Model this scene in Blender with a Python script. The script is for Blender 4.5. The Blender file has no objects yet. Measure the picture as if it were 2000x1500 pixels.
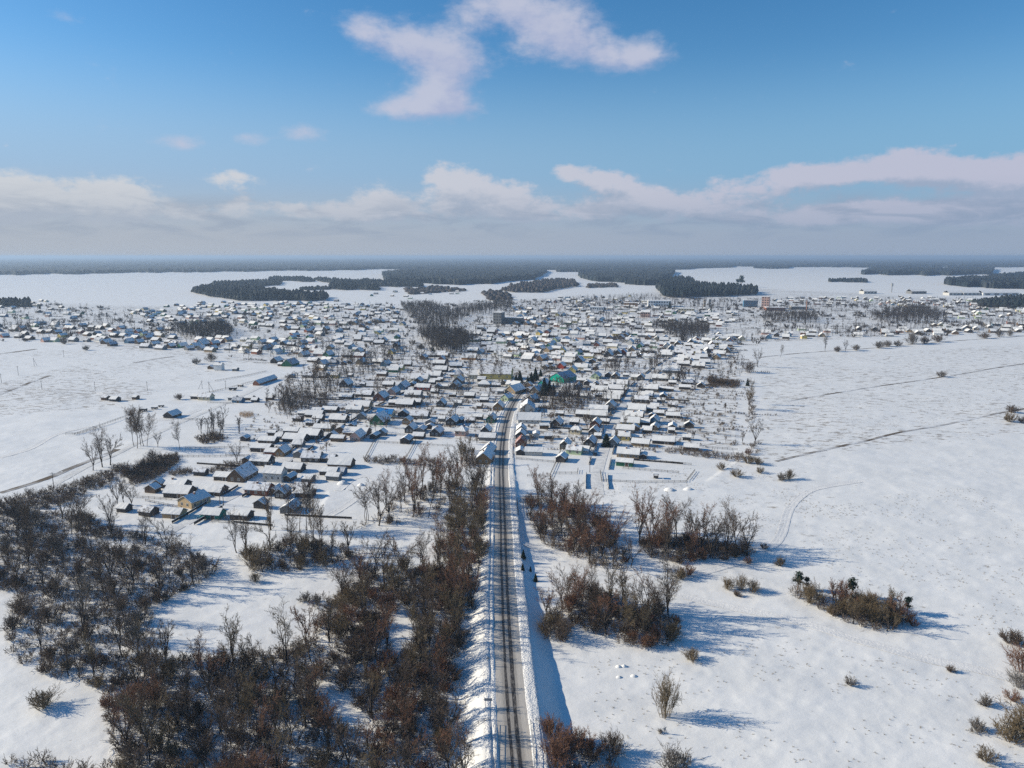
import bpy, math, random
import numpy as np
R = math.radians
random.seed(7); rng = np.random.default_rng(7)
scene = bpy.context.scene
COL = scene.collection
# ------------------------------------------------------------------ camera
H = 105.0; F = 1389.0; PITCH = math.atan(250 / F)
SP, CP = math.sin(PITCH), math.cos(PITCH)
cam = bpy.data.cameras.new('camera'); camo = bpy.data.objects.new('camera', cam); COL.objects.link(camo)
camo.location = (0, 0, H); camo.rotation_euler = (R(90) - PITCH, 0, 0)
cam.sensor_width = 36; cam.lens = 36 * F / 2000; cam.clip_start = 1; cam.clip_end = 200000
scene.camera = camo

def P(x, y, z=0.0):
    u, v = (x - 1000) / F, (y - 750) / F
    t = (H - z) / (SP + v * CP)
    return (u * t, (CP - v * SP) * t)
def dep(y): return H / (SP + (y - 750) / F * CP)
def proj(X, Y, Z=0.0):
    d = H - Z
    t = Y * CP + d * SP
    return 1000 + F * X / t, 750 + F * (d * CP - Y * SP) / t
def inpoly(x, y, poly):
    c = False; n = len(poly); j = n - 1
    for i in range(n):
        xi, yi = poly[i]; xj, yj = poly[j]
        if (yi > y) != (yj > y) and x < (xj - xi) * (y - yi) / (yj - yi) + xi: c = not c
        j = i
    return c
def inpoly_np(x, y, poly):
    c = np.zeros(x.shape, bool); n = len(poly); j = n - 1
    for i in range(n):
        xi, yi = poly[i]; xj, yj = poly[j]
        if yi != yj:
            c ^= ((yi > y) != (yj > y)) & (x < (xj - xi) * (y - yi) / (yj - yi) + xi)
        j = i
    return c
# ------------------------------------------------------------------ materials
def mat(name, col, rough=0.85, nscale=None, ncol=None, bump=0.0, bscale=3.0, spec=0.2, coords='Object', nlo=.4, nhi=.6, metal=0):
    m = bpy.data.materials.new(name); m.use_nodes = True
    nt = m.node_tree; b = nt.nodes['Principled BSDF']
    b.inputs['Roughness'].default_value = rough; b.inputs['Specular IOR Level'].default_value = spec
    b.inputs['Metallic'].default_value = metal
    b.inputs['Base Color'].default_value = (*col, 1)
    tc = nt.nodes.new('ShaderNodeTexCoord')
    if ncol:
        n = nt.nodes.new('ShaderNodeTexNoise'); n.inputs['Scale'].default_value = nscale; n.inputs['Detail'].default_value = 5
        nt.links.new(tc.outputs[coords], n.inputs['Vector'])
        r = nt.nodes.new('ShaderNodeMapRange'); r.inputs[1].default_value = nlo; r.inputs[2].default_value = nhi
        nt.links.new(n.outputs['Fac'], r.inputs[0])
        x = nt.nodes.new('ShaderNodeMix'); x.data_type = 'RGBA'
        x.inputs[6].default_value = (*col, 1); x.inputs[7].default_value = (*ncol, 1)
        nt.links.new(r.outputs[0], x.inputs[0]); nt.links.new(x.outputs[2], b.inputs['Base Color'])
    if bump:
        n = nt.nodes.new('ShaderNodeTexNoise'); n.inputs['Scale'].default_value = bscale; n.inputs['Detail'].default_value = 4
        nt.links.new(tc.outputs[coords], n.inputs['Vector'])
        bp = nt.nodes.new('ShaderNodeBump'); bp.inputs['Strength'].default_value = 1; bp.inputs['Distance'].default_value = bump
        nt.links.new(n.outputs['Fac'], bp.inputs['Height']); nt.links.new(bp.outputs['Normal'], b.inputs['Normal'])
    return m
def plank(name, col, col2, scale=5.0, axis='Z'):
    m = bpy.data.materials.new(name); m.use_nodes = True
    nt = m.node_tree; b = nt.nodes['Principled BSDF']; b.inputs['Roughness'].default_value = .85; b.inputs['Specular IOR Level'].default_value = .15
    tc = nt.nodes.new('ShaderNodeTexCoord')
    w = nt.nodes.new('ShaderNodeTexWave'); w.bands_direction = axis; w.inputs['Scale'].default_value = scale; w.inputs['Distortion'].default_value = .6
    n = nt.nodes.new('ShaderNodeTexNoise'); n.inputs['Scale'].default_value = .9; n.inputs['Detail'].default_value = 6
    nt.links.new(tc.outputs['Object'], w.inputs['Vector']); nt.links.new(tc.outputs['Object'], n.inputs['Vector'])
    a = nt.nodes.new('ShaderNodeMath'); a.operation = 'MULTIPLY_ADD'; a.inputs[1].default_value = .45
    s = nt.nodes.new('ShaderNodeMath'); s.operation = 'MULTIPLY'; s.inputs[1].default_value = .6
    nt.links.new(n.outputs['Fac'], s.inputs[0]); nt.links.new(w.outputs['Fac'], a.inputs[0]); nt.links.new(s.outputs[0], a.inputs[2])
    x = nt.nodes.new('ShaderNodeMix'); x.data_type = 'RGBA'; x.inputs[6].default_value = (*col, 1); x.inputs[7].default_value = (*col2, 1)
    nt.links.new(a.outputs[0], x.inputs[0]); nt.links.new(x.outputs[2], b.inputs['Base Color'])
    return m
SNOW = (0.82, 0.805, 0.77)
M = {}
M['snow'] = mat('snow', SNOW, .8, bump=.05, bscale=1.5)
M['roof_snow'] = mat('roof_snow', (.84, .825, .79), .8, 0.25, (.77, .76, .735), bump=.06, bscale=1.1)
M['roof_patchy'] = mat('roof_patchy', (.80, .80, .80), .8, 0.7, (.30, .28, .27), bump=.05, bscale=1.6, nlo=.52, nhi=.66)
M['roof_slate'] = mat('roof_slate', (.55, .57, .60), .7, 0.6, (.30, .32, .35), nlo=.4, nhi=.62)
M['roof_blue'] = mat('roof_blue', (.012, .16, .42), .5, 0.5, (.02, .2, .48), spec=.4)
M['roof_navy'] = mat('roof_navy', (.01, .06, .22), .5, spec=.4)
M['roof_maroon'] = mat('roof_maroon', (.30, .10, .07), .7, .8, (.6, .5, .48), nlo=.5, nhi=.6)
M['eave'] = mat('eave_boards', (.07, .06, .055), .9)
W = {'dark': ((.05, .045, .042), (.10, .09, .085)), 'brown': ((.10, .07, .05), (.17, .12, .085)), 'grey': ((.14, .14, .14), (.22, .22, .215)),
     'beige': ((.50, .36, .20), (.58, .43, .26)), 'tan': ((.28, .20, .12), (.36, .27, .17)), 'teal': ((.01, .20, .17), (.02, .27, .23)),
     'red': ((.34, .05, .035), (.42, .08, .05)), 'rust': ((.17, .065, .045), (.24, .10, .07)), 'pale': ((.46, .45, .42), (.54, .53, .50)),
     'cream': ((.55, .48, .33), (.62, .55, .40)), 'yellow': ((.55, .42, .13), (.62, .5, .2)), 'orange': ((.50, .22, .07), (.58, .28, .1)),
     'pink': ((.48, .30, .25), (.55, .36, .30)), 'emerald': ((.0, .31, .22), (.01, .36, .26)), 'green': ((.03, .12, .07), (.05, .17, .10)),
     'mint': ((.40, .50, .30), (.46, .55, .36)), 'blue': ((.05, .13, .22), (.08, .18, .28)), 'white': ((.68, .68, .66), (.74, .74, .72)),
     'brickpink': ((.42, .16, .12), (.50, .22, .17)), 'timber': ((.20, .12, .06), (.30, .19, .10)), 'brick': ((.30, .12, .07), (.38, .17, .11))}
WT = {'dark': 'dark timber', 'brown': 'brown wooden', 'grey': 'weathered grey', 'beige': 'beige', 'tan': 'tan', 'teal': 'teal green', 'red': 'red fronted', 'rust': 'rust brown',
      'pale': 'pale grey', 'cream': 'cream', 'yellow': 'yellow', 'orange': 'orange', 'pink': 'pinkish', 'emerald': 'bright emerald', 'green': 'dark green', 'mint': 'pale green',
      'blue': 'dull blue', 'white': 'white walled', 'timber': 'honey brown timber', 'brick': 'red brick', 'brickpink': 'pinkish red'}
for k, (a, b) in W.items(): M['w_' + k] = plank('wall_' + k, a, b)
M['glass'] = mat('window_glass', (.03, .035, .045), .15, spec=.5)
M['trim'] = mat('white_trim', (.66, .64, .58), .7)
M['brickwork'] = mat('chimney_brick', (.26, .13, .09), .9, 6, (.35, .2, .15))
M['metal'] = mat('grey_metal', (.30, .31, .32), .5, spec=.5)
M['concrete'] = mat('concrete', (.36, .35, .33), .9, .5, (.44, .43, .40))
M['fence'] = plank('fence_boards', (.045, .038, .033), (.085, .075, .066), 4.0, 'X')
M['pole'] = mat('pole_wood', (.13, .11, .095), .9)
for k, c, c2 in (('bark_dark', (.098, .070, .051), (.15, .112, .083)), ('bark_red', (.165, .085, .052), (.235, .13, .082)), ('bark_olive', (.145, .108, .062), (.205, .158, .098)),
                 ('bark_grey', (.125, .11, .096), (.19, .17, .15))):
    M[k] = mat(k, c, .95, .5, c2)
M['trunk_bark'] = mat('trunk_bark', (.045, .036, .030), .95, 1.2, (.085, .07, .058))
M['needle'] = mat('needle_green', (.014, .030, .020), .9, .4, (.03, .055, .034))
M['needle_far'] = mat('needle_far', (.011, .019, .021), .95, .008, (.052, .056, .052), nlo=.42, nhi=.72)
M['wood_far'] = mat('bare_wood_far', (.05, .043, .040), .95, .05, (.085, .074, .068))
M['grass'] = mat('dry_grass', (.20, .155, .095), .95, .5, (.30, .24, .16))
# ------------------------------------------------------------------ object helpers
def mesh_from(name, V, Fc, mats, midx=None, smooth=False):
    me = bpy.data.meshes.new(name)
    me.from_pydata([tuple(map(float, v)) for v in V], [], Fc)
    for m in mats: me.materials.append(m)
    if midx is not None: me.polygons.foreach_set('material_index', np.asarray(midx, dtype=np.int32))
    if smooth: me.polygons.foreach_set('use_smooth', np.ones(len(me.polygons), bool))
    me.update(); return me
def mesh_np(name, V, Q, mats, midx=None, smooth=False, uv=None):
    """V (n,3), Q (m,k) fixed-size faces"""
    V = np.asarray(V, dtype=np.float32); Q = np.asarray(Q, dtype=np.int32); k = Q.shape[1]
    me = bpy.data.meshes.new(name)
    me.vertices.add(len(V)); me.vertices.foreach_set('co', V.ravel())
    me.loops.add(Q.size); me.loops.foreach_set('vertex_index', Q.ravel())
    me.polygons.add(len(Q)); me.polygons.foreach_set('loop_start', np.arange(0, Q.size, k, dtype=np.int32)); me.polygons.foreach_set('loop_total', np.full(len(Q), k, np.int32))
    for m in mats: me.materials.append(m)
    if midx is not None: me.polygons.foreach_set('material_index', np.asarray(midx, dtype=np.int32))
    if smooth: me.polygons.foreach_set('use_smooth', np.ones(len(Q), bool))
    if uv is not None:
        l = me.uv_layers.new(name='UVMap'); l.data.foreach_set('uv', np.asarray(uv, np.float32)[Q.ravel()].ravel())
    me.update(calc_edges=True); return me
def link(name, data, parent=None, loc=(0, 0, 0), rz=0.0, s=1.0):
    o = bpy.data.objects.new(name, data); COL.objects.link(o)
    if parent: o.parent = parent
    o.location = loc; o.rotation_euler = (0, 0, rz)
    o.scale = (s, s, s) if not isinstance(s, tuple) else s
    return o
def tag(o, label, cat=None, group=None, kind=None):
    o['label'] = label
    if cat: o['category'] = cat
    if group: o['group'] = group
    if kind: o['kind'] = kind
    return o
class MB:
    def __init__(s): s.V = []; s.F = []; s.I = []
    def face(s, pts, mi=0):
        n = len(s.V); s.V += pts; s.F.append(tuple(range(n, n + len(pts)))); s.I.append(mi)
    def box(s, x0, x1, y0, y1, z0, z1, mi=0):
        n = len(s.V)
        s.V += [(x0, y0, z0), (x1, y0, z0), (x1, y1, z0), (x0, y1, z0), (x0, y0, z1), (x1, y0, z1), (x1, y1, z1), (x0, y1, z1)]
        for f in ((0, 3, 2, 1), (4, 5, 6, 7), (0, 1, 5, 4), (1, 2, 6, 5), (2, 3, 7, 6), (3, 0, 4, 7)):
            s.F.append(tuple(n + i for i in f)); s.I.append(mi)
    def tube(s, a, b, r0, r1, k=5, mi=0, cap=True):
        a = np.array(a, float); b = np.array(b, float); d = b - a; L = np.linalg.norm(d)
        if L < 1e-6: return
        d /= L; u = np.cross(d, (0, 0, 1) if abs(d[2]) < .9 else (1, 0, 0)); u /= np.linalg.norm(u); w = np.cross(d, u)
        n = len(s.V)
        for p, r in ((a, r0), (b, r1)):
            for i in range(k):
                t = 2 * math.pi * i / k; s.V.append(tuple(p + r * (u * math.cos(t) + w * math.sin(t))))
        for i in range(k):
            j = (i + 1) % k; s.F.append((n + i, n + j, n + k + j, n + k + i)); s.I.append(mi)
        if cap:
            s.F.append(tuple(n + k + i for i in range(k))); s.I.append(mi)
            s.F.append(tuple(n + k - 1 - i for i in range(k))); s.I.append(mi)
    def mesh(s, name, mats, smooth=False): return mesh_from(name, s.V, s.F, mats, s.I, smooth)
# ------------------------------------------------------------------ sun, sky
SUN_EL, SUN_AZ = 25.0, -82.0          # azimuth clockwise from the view direction (+Y)
sd = (math.sin(R(SUN_AZ)) * math.cos(R(SUN_EL)), math.cos(R(SUN_AZ)) * math.cos(R(SUN_EL)), math.sin(R(SUN_EL)))
sun = bpy.data.lights.new('sun', 'SUN'); sun.energy = 4.7; sun.angle = R(.53); sun.color = (1.0, .905, .73)
suno = bpy.data.objects.new('sun', sun); COL.objects.link(suno)
from mathutils import Vector
suno.rotation_euler = Vector(sd).to_track_quat('Z', 'Y').to_euler(); suno.location = (sd[0] * 500, sd[1] * 500, 400)

world = bpy.data.worlds.new('World'); scene.world = world; world.use_nodes = True
nt = world.node_tree; nt.nodes.clear()
def N(t, **kw):
    n = nt.nodes.new(t)
    for k, v in kw.items(): setattr(n, k, v)
    return n
def setin(sock, v):
    if isinstance(v, (int, float, tuple)): sock.default_value = v
    else: nt.links.new(v, sock)
def MA(op, a, b=None, c=None, clamp=False):
    n = N('ShaderNodeMath', operation=op); n.use_clamp = clamp
    for i, v in enumerate((a, b, c)):
        if v is not None: setin(n.inputs[i], v)
    return n.outputs[0]
def MR(v, a, b, c=0.0, d=1.0, smooth=True):
    n = N('ShaderNodeMapRange'); n.interpolation_type = 'SMOOTHSTEP' if smooth else 'LINEAR'
    setin(n.inputs[0], v)
    for i, x in enumerate((a, b, c, d)): n.inputs[i + 1].default_value = x
    return n.outputs[0]
def MIX(f, a, b):
    n = N('ShaderNodeMix', data_type='RGBA'); setin(n.inputs[0], f); setin(n.inputs[6], a); setin(n.inputs[7], b); return n.outputs[2]
out = N('ShaderNodeOutputWorld'); bg = N('ShaderNodeBackground'); bg.inputs['Strength'].default_value = 0.095
sky = N('ShaderNodeTexSky'); sky.sky_type = 'NISHITA'; sky.sun_disc = False
sky.sun_elevation = R(SUN_EL); sky.sun_rotation = R(SUN_AZ); sky.altitude = 150; sky.air_density = 1.0; sky.dust_density = 0.25; sky.ozone_density = 2.2
tc = N('ShaderNodeTexCoord')
sep = N('ShaderNodeSeparateXYZ'); nt.links.new(tc.outputs['Generated'], sep.inputs[0])
dx, dy, dz = sep.outputs
AZ = MA('MULTIPLY', MA('ARCTAN2', dx, dy), 180 / math.pi)
EL = MA('MULTIPLY', MA('ARCSINE', dz), 180 / math.pi)
def azel(x, y):
    u, v = (x - 1000) / F, (750 - y) / F
    X, Y, Z = u, CP + v * SP, -SP + v * CP
    return math.degrees(math.atan2(X, Y)), math.degrees(math.atan2(Z, math.hypot(X, Y)))
def noise(vec, scale, detail=6, rough=.55, dist=0.0):
    n = N('ShaderNodeTexNoise'); n.inputs['Scale'].default_value = scale; n.inputs['Detail'].default_value = detail
    n.inputs['Roughness'].default_value = rough; n.inputs['Distortion'].default_value = dist
    nt.links.new(vec, n.inputs['Vector']); return n.outputs['Fac']
cv = N('ShaderNodeCombineXYZ'); setin(cv.inputs[0], AZ); setin(cv.inputs[1], EL); cv = cv.outputs[0]
def VM(op, a, b=None):
    n = N('ShaderNodeVectorMath', operation=op)
    for q, v in enumerate((a, b)):
        if v is not None: setin(n.inputs[q], v)
    return n
def blobs(vec, lst):
    acc = None; k = 180 / math.pi / F
    for (x, y, rx, ry, amp) in lst:
        a, e = azel(x, y); d = VM('SUBTRACT', vec, (a, e, 0.0)).outputs[0]; d = VM('MULTIPLY', d, (1 / (rx * k), 1 / (ry * k), 0.0)).outputs[0]
        g = MR(VM('LENGTH', d).outputs['Value'], 0.0, 1.75, amp, 0.0)
        acc = g if acc is None else MA('ADD', acc, g)
    return acc
def puff(vec):
    v2 = VM('MULTIPLY', vec, (1.0, 1.7, 1.0)).outputs[0]
    return MA('ADD', MA('MULTIPLY', MA('SUBTRACT', noise(v2, .30, 5, .55, .3), .5), 1.7), MA('MULTIPLY', MA('SUBTRACT', noise(v2, .95, 7, .62), .5), 1.5))
UP = [(700, 55, 39, 30, 0.9), (755, 68, 53, 32, 0.9), (805, 88, 46, 30, 0.7), (868, 110, 77, 49, 1.2), (900, 110, 42, 39, 0.5), (868, 160, 42, 39, 0.7), (840, 208, 86, 28, 1.1), (770, 212, 64, 16, 0.8), (845, 188, 46, 28, 0.6), (915, 205, 39, 16, 0.4), (900, 30, 40, 26, 0.45), (960, 12, 70, 30, 0.9), (1050, 25, 86, 51, 1.1), (1105, 70, 72, 42, 1.0), (1170, 100, 72, 30, 1.0), (1240, 116, 65, 23, 0.9), (1265, 95, 30, 30, 0.6), (1020, 112, 46, 19, 0.32), (345, 278, 40, 14, 1.15), (590, 260, 40, 16, 1.05), (495, 272, 30, 11, 0.9), (128, 34, 26, 10, 0.6)]
BANK = [(10, 372, 60, 34, .9), (130, 372, 80, 30, .9), (255, 372, 60, 30, .9), (90, 415, 160, 26, .9), (290, 412, 90, 24, .7), (455, 350, 58, 20, 1.0), (475, 394, 44, 18, .9), (440, 420, 70, 20, .6), (570, 405, 46, 18, .8), (640, 418, 60, 18, .7), (735, 382, 50, 32, .9), (700, 415, 70, 24, .7),
        (880, 348, 62, 30, 1.0), (930, 380, 90, 34, 1.0), (1010, 390, 60, 30, .9), (820, 410, 110, 26, .8), (1010, 425, 120, 22, .7), (1100, 336, 28, 18, .9), (1175, 345, 58, 26, 1.1), (1225, 375, 70, 30, .8), (1130, 412, 100, 24, .8), (1290, 400, 100, 28, .9), (1420, 395, 110, 32, .9), (1500, 350, 90, 24, .8),
        (1610, 330, 70, 22, 1.0), (1770, 320, 76, 26, 1.25), (1700, 345, 120, 18, .7), (1900, 340, 100, 24, 1.0), (2010, 350, 110, 36, 1.1), (1660, 405, 80, 22, .9), (1600, 425, 50, 16, .7), (1780, 410, 110, 22, .9), (1900, 425, 140, 22, .8), (1500, 430, 160, 20, .7), (2180, 370, 130, 50, 1.0), (-140, 385, 120, 44, 1.0), (-350, 370, 150, 44, 1.0), (2450, 370, 180, 50, 1.0)]
skyh = N('ShaderNodeHueSaturation'); skyh.inputs['Saturation'].default_value = 1.36; skyh.inputs['Hue'].default_value = .501; skyh.inputs['Value'].default_value = 1.12; nt.links.new(sky.outputs[0], skyh.inputs['Color'])
side = MR(AZ, -36.0, 36.0)
hzc = MIX(side, (3.75, 4.15, 4.75, 1), (2.75, 3.4, 4.45, 1))
paleb = MIX(side, (2.7, 3.9, 5.7, 1), (1.75, 3.45, 5.35, 1))
skyc = MIX(MA('MULTIPLY', MR(EL, 4.5, 15.0, 1.0, 0.0), .85), skyh.outputs[0], paleb)
skyc = MIX(MR(EL, .8, 6.5, 1.0, 0.0), skyc, hzc)
def layer(base, lst, lo, hi, amp, lift, cd, cb, alpha, sun_off):
    D0 = MA('ADD', blobs(cv, lst), MA('MULTIPLY', puff(cv), amp)); cs = VM('ADD', cv, sun_off).outputs[0]
    D1 = MA('ADD', blobs(cs, lst), MA('MULTIPLY', puff(cs), amp))
    grad = MR(EL, 1.5, 5.6, .25, 1.0)
    shade = MR(MA('ADD', MA('SUBTRACT', D0, D1), MA('MULTIPLY', MA('SUBTRACT', D0, 1.0), -.18)), -.75, .6)
    return MIX(MA('MULTIPLY', MR(D0, lo, hi), alpha), base, MIX(MA('MULTIPLY', shade, grad), cd, cb))
c1 = layer(skyc, BANK, .42, 1.15, .95, 0, MIX(side, (3.5, 4.0, 4.8, 1), (2.9, 3.5, 4.7, 1)), MIX(side, (5.6, 5.75, 6.0, 1), (4.5, 4.55, 5.6, 1)), .9, (-.8, 1.3, 0.0))
sv = VM('MULTIPLY', cv, (.35, 1.6, 1.0)).outputs[0]
belt = MA('MULTIPLY', MR(noise(sv, .55, 6, .6, .5), .42, .66), MA('MULTIPLY', MR(EL, .6, 2.2), MR(EL, 2.6, 5.2, 1.0, 0.0)))
c1 = MIX(MR(EL, .3, 2.8, .7, 0.0), c1, hzc)
c1 = MIX(MA('MULTIPLY', belt, .75), c1, MIX(side, (2.9, 3.45, 4.3, 1), (2.2, 2.95, 4.15, 1)))
c2 = layer(c1, UP, .20, 1.65, .78, 0, (3.6, 4.0, 5.6, 1), (4.7, 4.9, 6.0, 1), .90, (-.9, .9, 0.0))
nt.links.new(c2, bg.inputs['Color']); nt.links.new(bg.outputs[0], out.inputs['Surface'])
# ------------------------------------------------------------------ main road + ground relief
ROADPX = [(1022, 1700, 3.4), (1009, 1500, 3.4), (1000, 1400, 3.3), (993, 1300, 3.0), (988, 1200, 2.5), (984, 1100, 1.7), (982, 1020, 1.0), (980, 960, .6), (979, 910, .3), (981, 870, .15), (986, 835, .1),
          (994, 806, .05), (1006, 782, .0), (1024, 760, .0), (1043, 742, .0), (1062, 729, .0), (1095, 715, .0), (1140, 702, 0)]
def smooth_path(pts, step=2.0):
    pts = np.array(pts, float); out = []
    for i in range(len(pts) - 1):
        p0, p1, p2, p3 = pts[max(i - 1, 0)], pts[i], pts[i + 1], pts[min(i + 2, len(pts) - 1)]
        n = max(2, int(np.linalg.norm(p2[:2] - p1[:2]) / step))
        for k in range(n):
            t = k / n
            out.append(.5 * (2 * p1 + (p2 - p0) * t + (2 * p0 - 5 * p1 + 4 * p2 - p3) * t * t + (3 * p1 - p0 - 3 * p2 + p3) * t ** 3))
    out.append(pts[-1]); return np.array(out)
ROAD = smooth_path([(*P(x, y, z), z) for x, y, z in ROADPX], 2.0)
def hash2(ix, iy, s=0):
    h = np.sin(ix * 127.1 + iy * 311.7 + s * 74.7) * 43758.5453
    return h - np.floor(h)
def vnoise(x, y, s=0):
    ix, iy = np.floor(x), np.floor(y); fx, fy = x - ix, y - iy
    fx = fx * fx * (3 - 2 * fx); fy = fy * fy * (3 - 2 * fy)
    a, b, c, d = hash2(ix, iy, s), hash2(ix + 1, iy, s), hash2(ix, iy + 1, s), hash2(ix + 1, iy + 1, s)
    return (a * (1 - fx) + b * fx) * (1 - fy) + (c * (1 - fx) + d * fx) * fy
def roaddist(X, Y):
    d = np.full(X.shape, 1e9); e = np.zeros(X.shape)
    m = Y < 520
    if m.any():
        x, y = X[m], Y[m]; dd = np.full(x.shape, 1e9); ee = np.zeros(x.shape)
        for p in ROAD:
            q = np.hypot(x - p[0], y - p[1]); k = q < dd
            dd[k] = q[k]; ee[k] = p[2]
        d[m] = dd; e[m] = ee
    return d, e
VILL = [(-600, 640), (560, 560), (1500, 560), (2600, 600), (2600, 660), (1480, 668), (1440, 760), (1440, 900), (1380, 940), (1030, 940), (950, 930), (640, 960), (620, 1010), (300, 1030), (240, 960), (300, 860), (480, 760), (600, 690), (-600, 690)]
def ground_z(X, Y, fine=True):
    X = np.asarray(X, float); Y = np.asarray(Y, float)
    px, py = proj(X, np.maximum(Y, 30))
    vill = inpoly_np(px, py, VILL)
    near = np.clip(1 - (Y - 350) / 500, .12, 1)
    amp = np.where(vill, .05, near)
    z = amp * (.8 * (vnoise(X / 30, Y / 26, 1) - .5) + .26 * (vnoise(X / 9, Y / 7, 2) - .5) + (.15 * (vnoise(X / 3.1, Y / 2.4, 3) - .5) + .16 * np.maximum(vnoise(X / 1.7, Y / 1.5, 5) - .55, 0)) * (Y < 520))
    d, e = roaddist(X, Y)
    t = np.clip((d - 6.2) / (.8 + 1.62 * e), 0, 1); t = .3 * t * t * (3 - 2 * t) + .7 * t
    k = np.clip((d - 4.8) / 6, 0, 1)
    return z * k + e * (1 - t) - .03 * (1 - k)
def gz(x, y): return float(ground_z(np.array([x]), np.array([y]))[0])
# ground sheet, finer near the houses and the road
rows = [20.0]
while rows[-1] < 60000: rows.append(rows[-1] * (1.0045 if 80 < rows[-1] < 900 else 1.02))
rows = np.array(rows)
cols = np.concatenate([np.linspace(-3, -.95, 40, endpoint=False), np.linspace(-.95, .95, 560), np.linspace(.95, 3, 41)[1:]])
GY, GX = np.meshgrid(rows, cols, indexing='ij'); GX = GX * GY
nr, nc = GX.shape
GZ = ground_z(GX.ravel(), GY.ravel())
idx = np.arange(nr * nc).reshape(nr, nc)
Q = np.stack([idx[:-1, :-1].ravel(), idx[:-1, 1:].ravel(), idx[1:, 1:].ravel(), idx[1:, :-1].ravel()], 1)
gv = np.stack([GX.ravel(), GY.ravel(), GZ], 1)
gpx, gpy = proj(GX.ravel(), GY.ravel())
GRASSP = [([(1480, 700), (2600, 640), (2600, 830), (1500, 905), (1470, 900), (1490, 800)], .95), ([(1500, 900), (2600, 780), (2600, 1600), (1100, 1600), (1100, 1300), (1300, 1280), (1340, 1120), (1300, 1000), (1350, 950)], .42),
          ([(0, 745), (140, 712), (250, 730), (330, 760), (210, 800), (0, 815), (-300, 830), (-300, 760)], 1.1), ([(-300, 690), (400, 680), (560, 700), (300, 760), (140, 712), (-300, 760)], .85),
          ([(1060, 930), (1440, 900), (1560, 950), (1500, 1010), (1250, 1000)], .6), ([(180, 860), (560, 780), (640, 900), (520, 960), (300, 950)], .4), ([(0, 590), (700, 600), (1440, 560), (2100, 590), (2100, 650), (1450, 670), (1440, 880), (1350, 870), (1300, 850), (1000, 880), (720, 830), (560, 800), (600, 720), (300, 690), (0, 660)], 1.15),
          ([(-300, 980), (900, 980), (900, 1600), (-300, 1600)], .30)]
gr = np.full(nr * nc, .12)
for poly, v in GRASSP:
    k = inpoly_np(gpx, gpy, poly); gr[k] = v
g2 = gr.reshape(nr, nc)
for _ in range(4):
    g2 = (g2 + np.roll(g2, 1, 0) + np.roll(g2, -1, 0) + np.roll(g2, 1, 1) + np.roll(g2, -1, 1)) / 5
gm = bpy.data.materials.new('snow_field'); gm.use_nodes = True
nt = gm.node_tree; b = nt.nodes['Principled BSDF']; b.inputs['Roughness'].default_value = .55; b.inputs['Specular IOR Level'].default_value = .45
tc = N('ShaderNodeTexCoord'); obv = tc.outputs['Object']
at = N('ShaderNodeAttribute', attribute_name='grass'); ga = at.outputs['Fac']
mp = N('ShaderNodeMapping'); nt.links.new(obv, mp.inputs[0]); mp.inputs['Rotation'].default_value = (0, 0, R(24)); mp.inputs['Scale'].default_value = (.55, 1.0, 1)
nA = noise(mp.outputs[0], .22, 9, .72); nL = noise(obv, .012, 5, .55); nM = noise(obv, .07, 5, .6)
thr = MA('MULTIPLY_ADD', MA('ADD', MA('MULTIPLY', nL, .6), MA('MULTIPLY', nM, .4)), -.32, MA('MULTIPLY_ADD', ga, -.17, .86))
fleck = MR(MA('SUBTRACT', nA, thr), -.01, .075)
basec = MIX(MR(nM, .35, .65), (.765, .755, .725, 1), (.835, .82, .785, 1))
gcol = MIX(MA('MULTIPLY', fleck, .72), basec, (.24, .19, .13, 1))
nt.links.new(gcol, b.inputs['Base Color'])
bh = MA('ADD', MA('MULTIPLY', noise(mp.outputs[0], .35, 6, .6), .35), MA('MULTIPLY', noise(obv, 1.6, 4, .6), .06))
bp = N('ShaderNodeBump'); bp.inputs['Distance'].default_value = .8; bp.inputs['Strength'].default_value = .55
nt.links.new(bh, bp.inputs['Height']); nt.links.new(bp.outputs[0], b.inputs['Normal'])
gme = mesh_np('ground', gv, Q, [gm], smooth=True)
a = gme.attributes.new('grass', 'FLOAT', 'POINT'); a.data.foreach_set('value', g2.ravel().astype(np.float32))
tag(link('ground', gme), 'snow covered meadows, fields and garden plots', kind='structure')

def strip(name, path, offs, zs, matl, label, kind='structure', lift=.06, follow=True, smooth=True):
    """a ribbon along path (n,3): cross-section points at lateral offsets offs with extra heights zs"""
    p = np.asarray(path, float); d = np.gradient(p[:, :2], axis=0); d /= np.linalg.norm(d, axis=1)[:, None] + 1e-9
    nrm = np.stack([d[:, 1], -d[:, 0]], 1)
    L = np.concatenate([[0], np.cumsum(np.linalg.norm(np.diff(p[:, :2], axis=0), axis=1))])
    V, UV = [], []
    for o, z in zip(offs, zs):
        q = p[:, :2] + nrm * o
        h = ground_z(q[:, 0], q[:, 1]) if follow else p[:, 2]
        V.append(np.column_stack([q, h + z + lift])); UV.append(np.column_stack([np.full(len(p), (o - offs[0]) / (offs[-1] - offs[0])), L]))
    k = len(offs); n = len(p); V = np.stack(V, 1).reshape(-1, 3); UV = np.stack(UV, 1).reshape(-1, 2)
    ii = np.arange(n * k).reshape(n, k)
    Qs = np.stack([ii[:-1, :-1].ravel(), ii[:-1, 1:].ravel(), ii[1:, 1:].ravel(), ii[1:, :-1].ravel()], 1)
    o = link(name, mesh_np(name, V, Qs, [matl], smooth=smooth, uv=UV))
    return tag(o, label, kind=kind)
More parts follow.
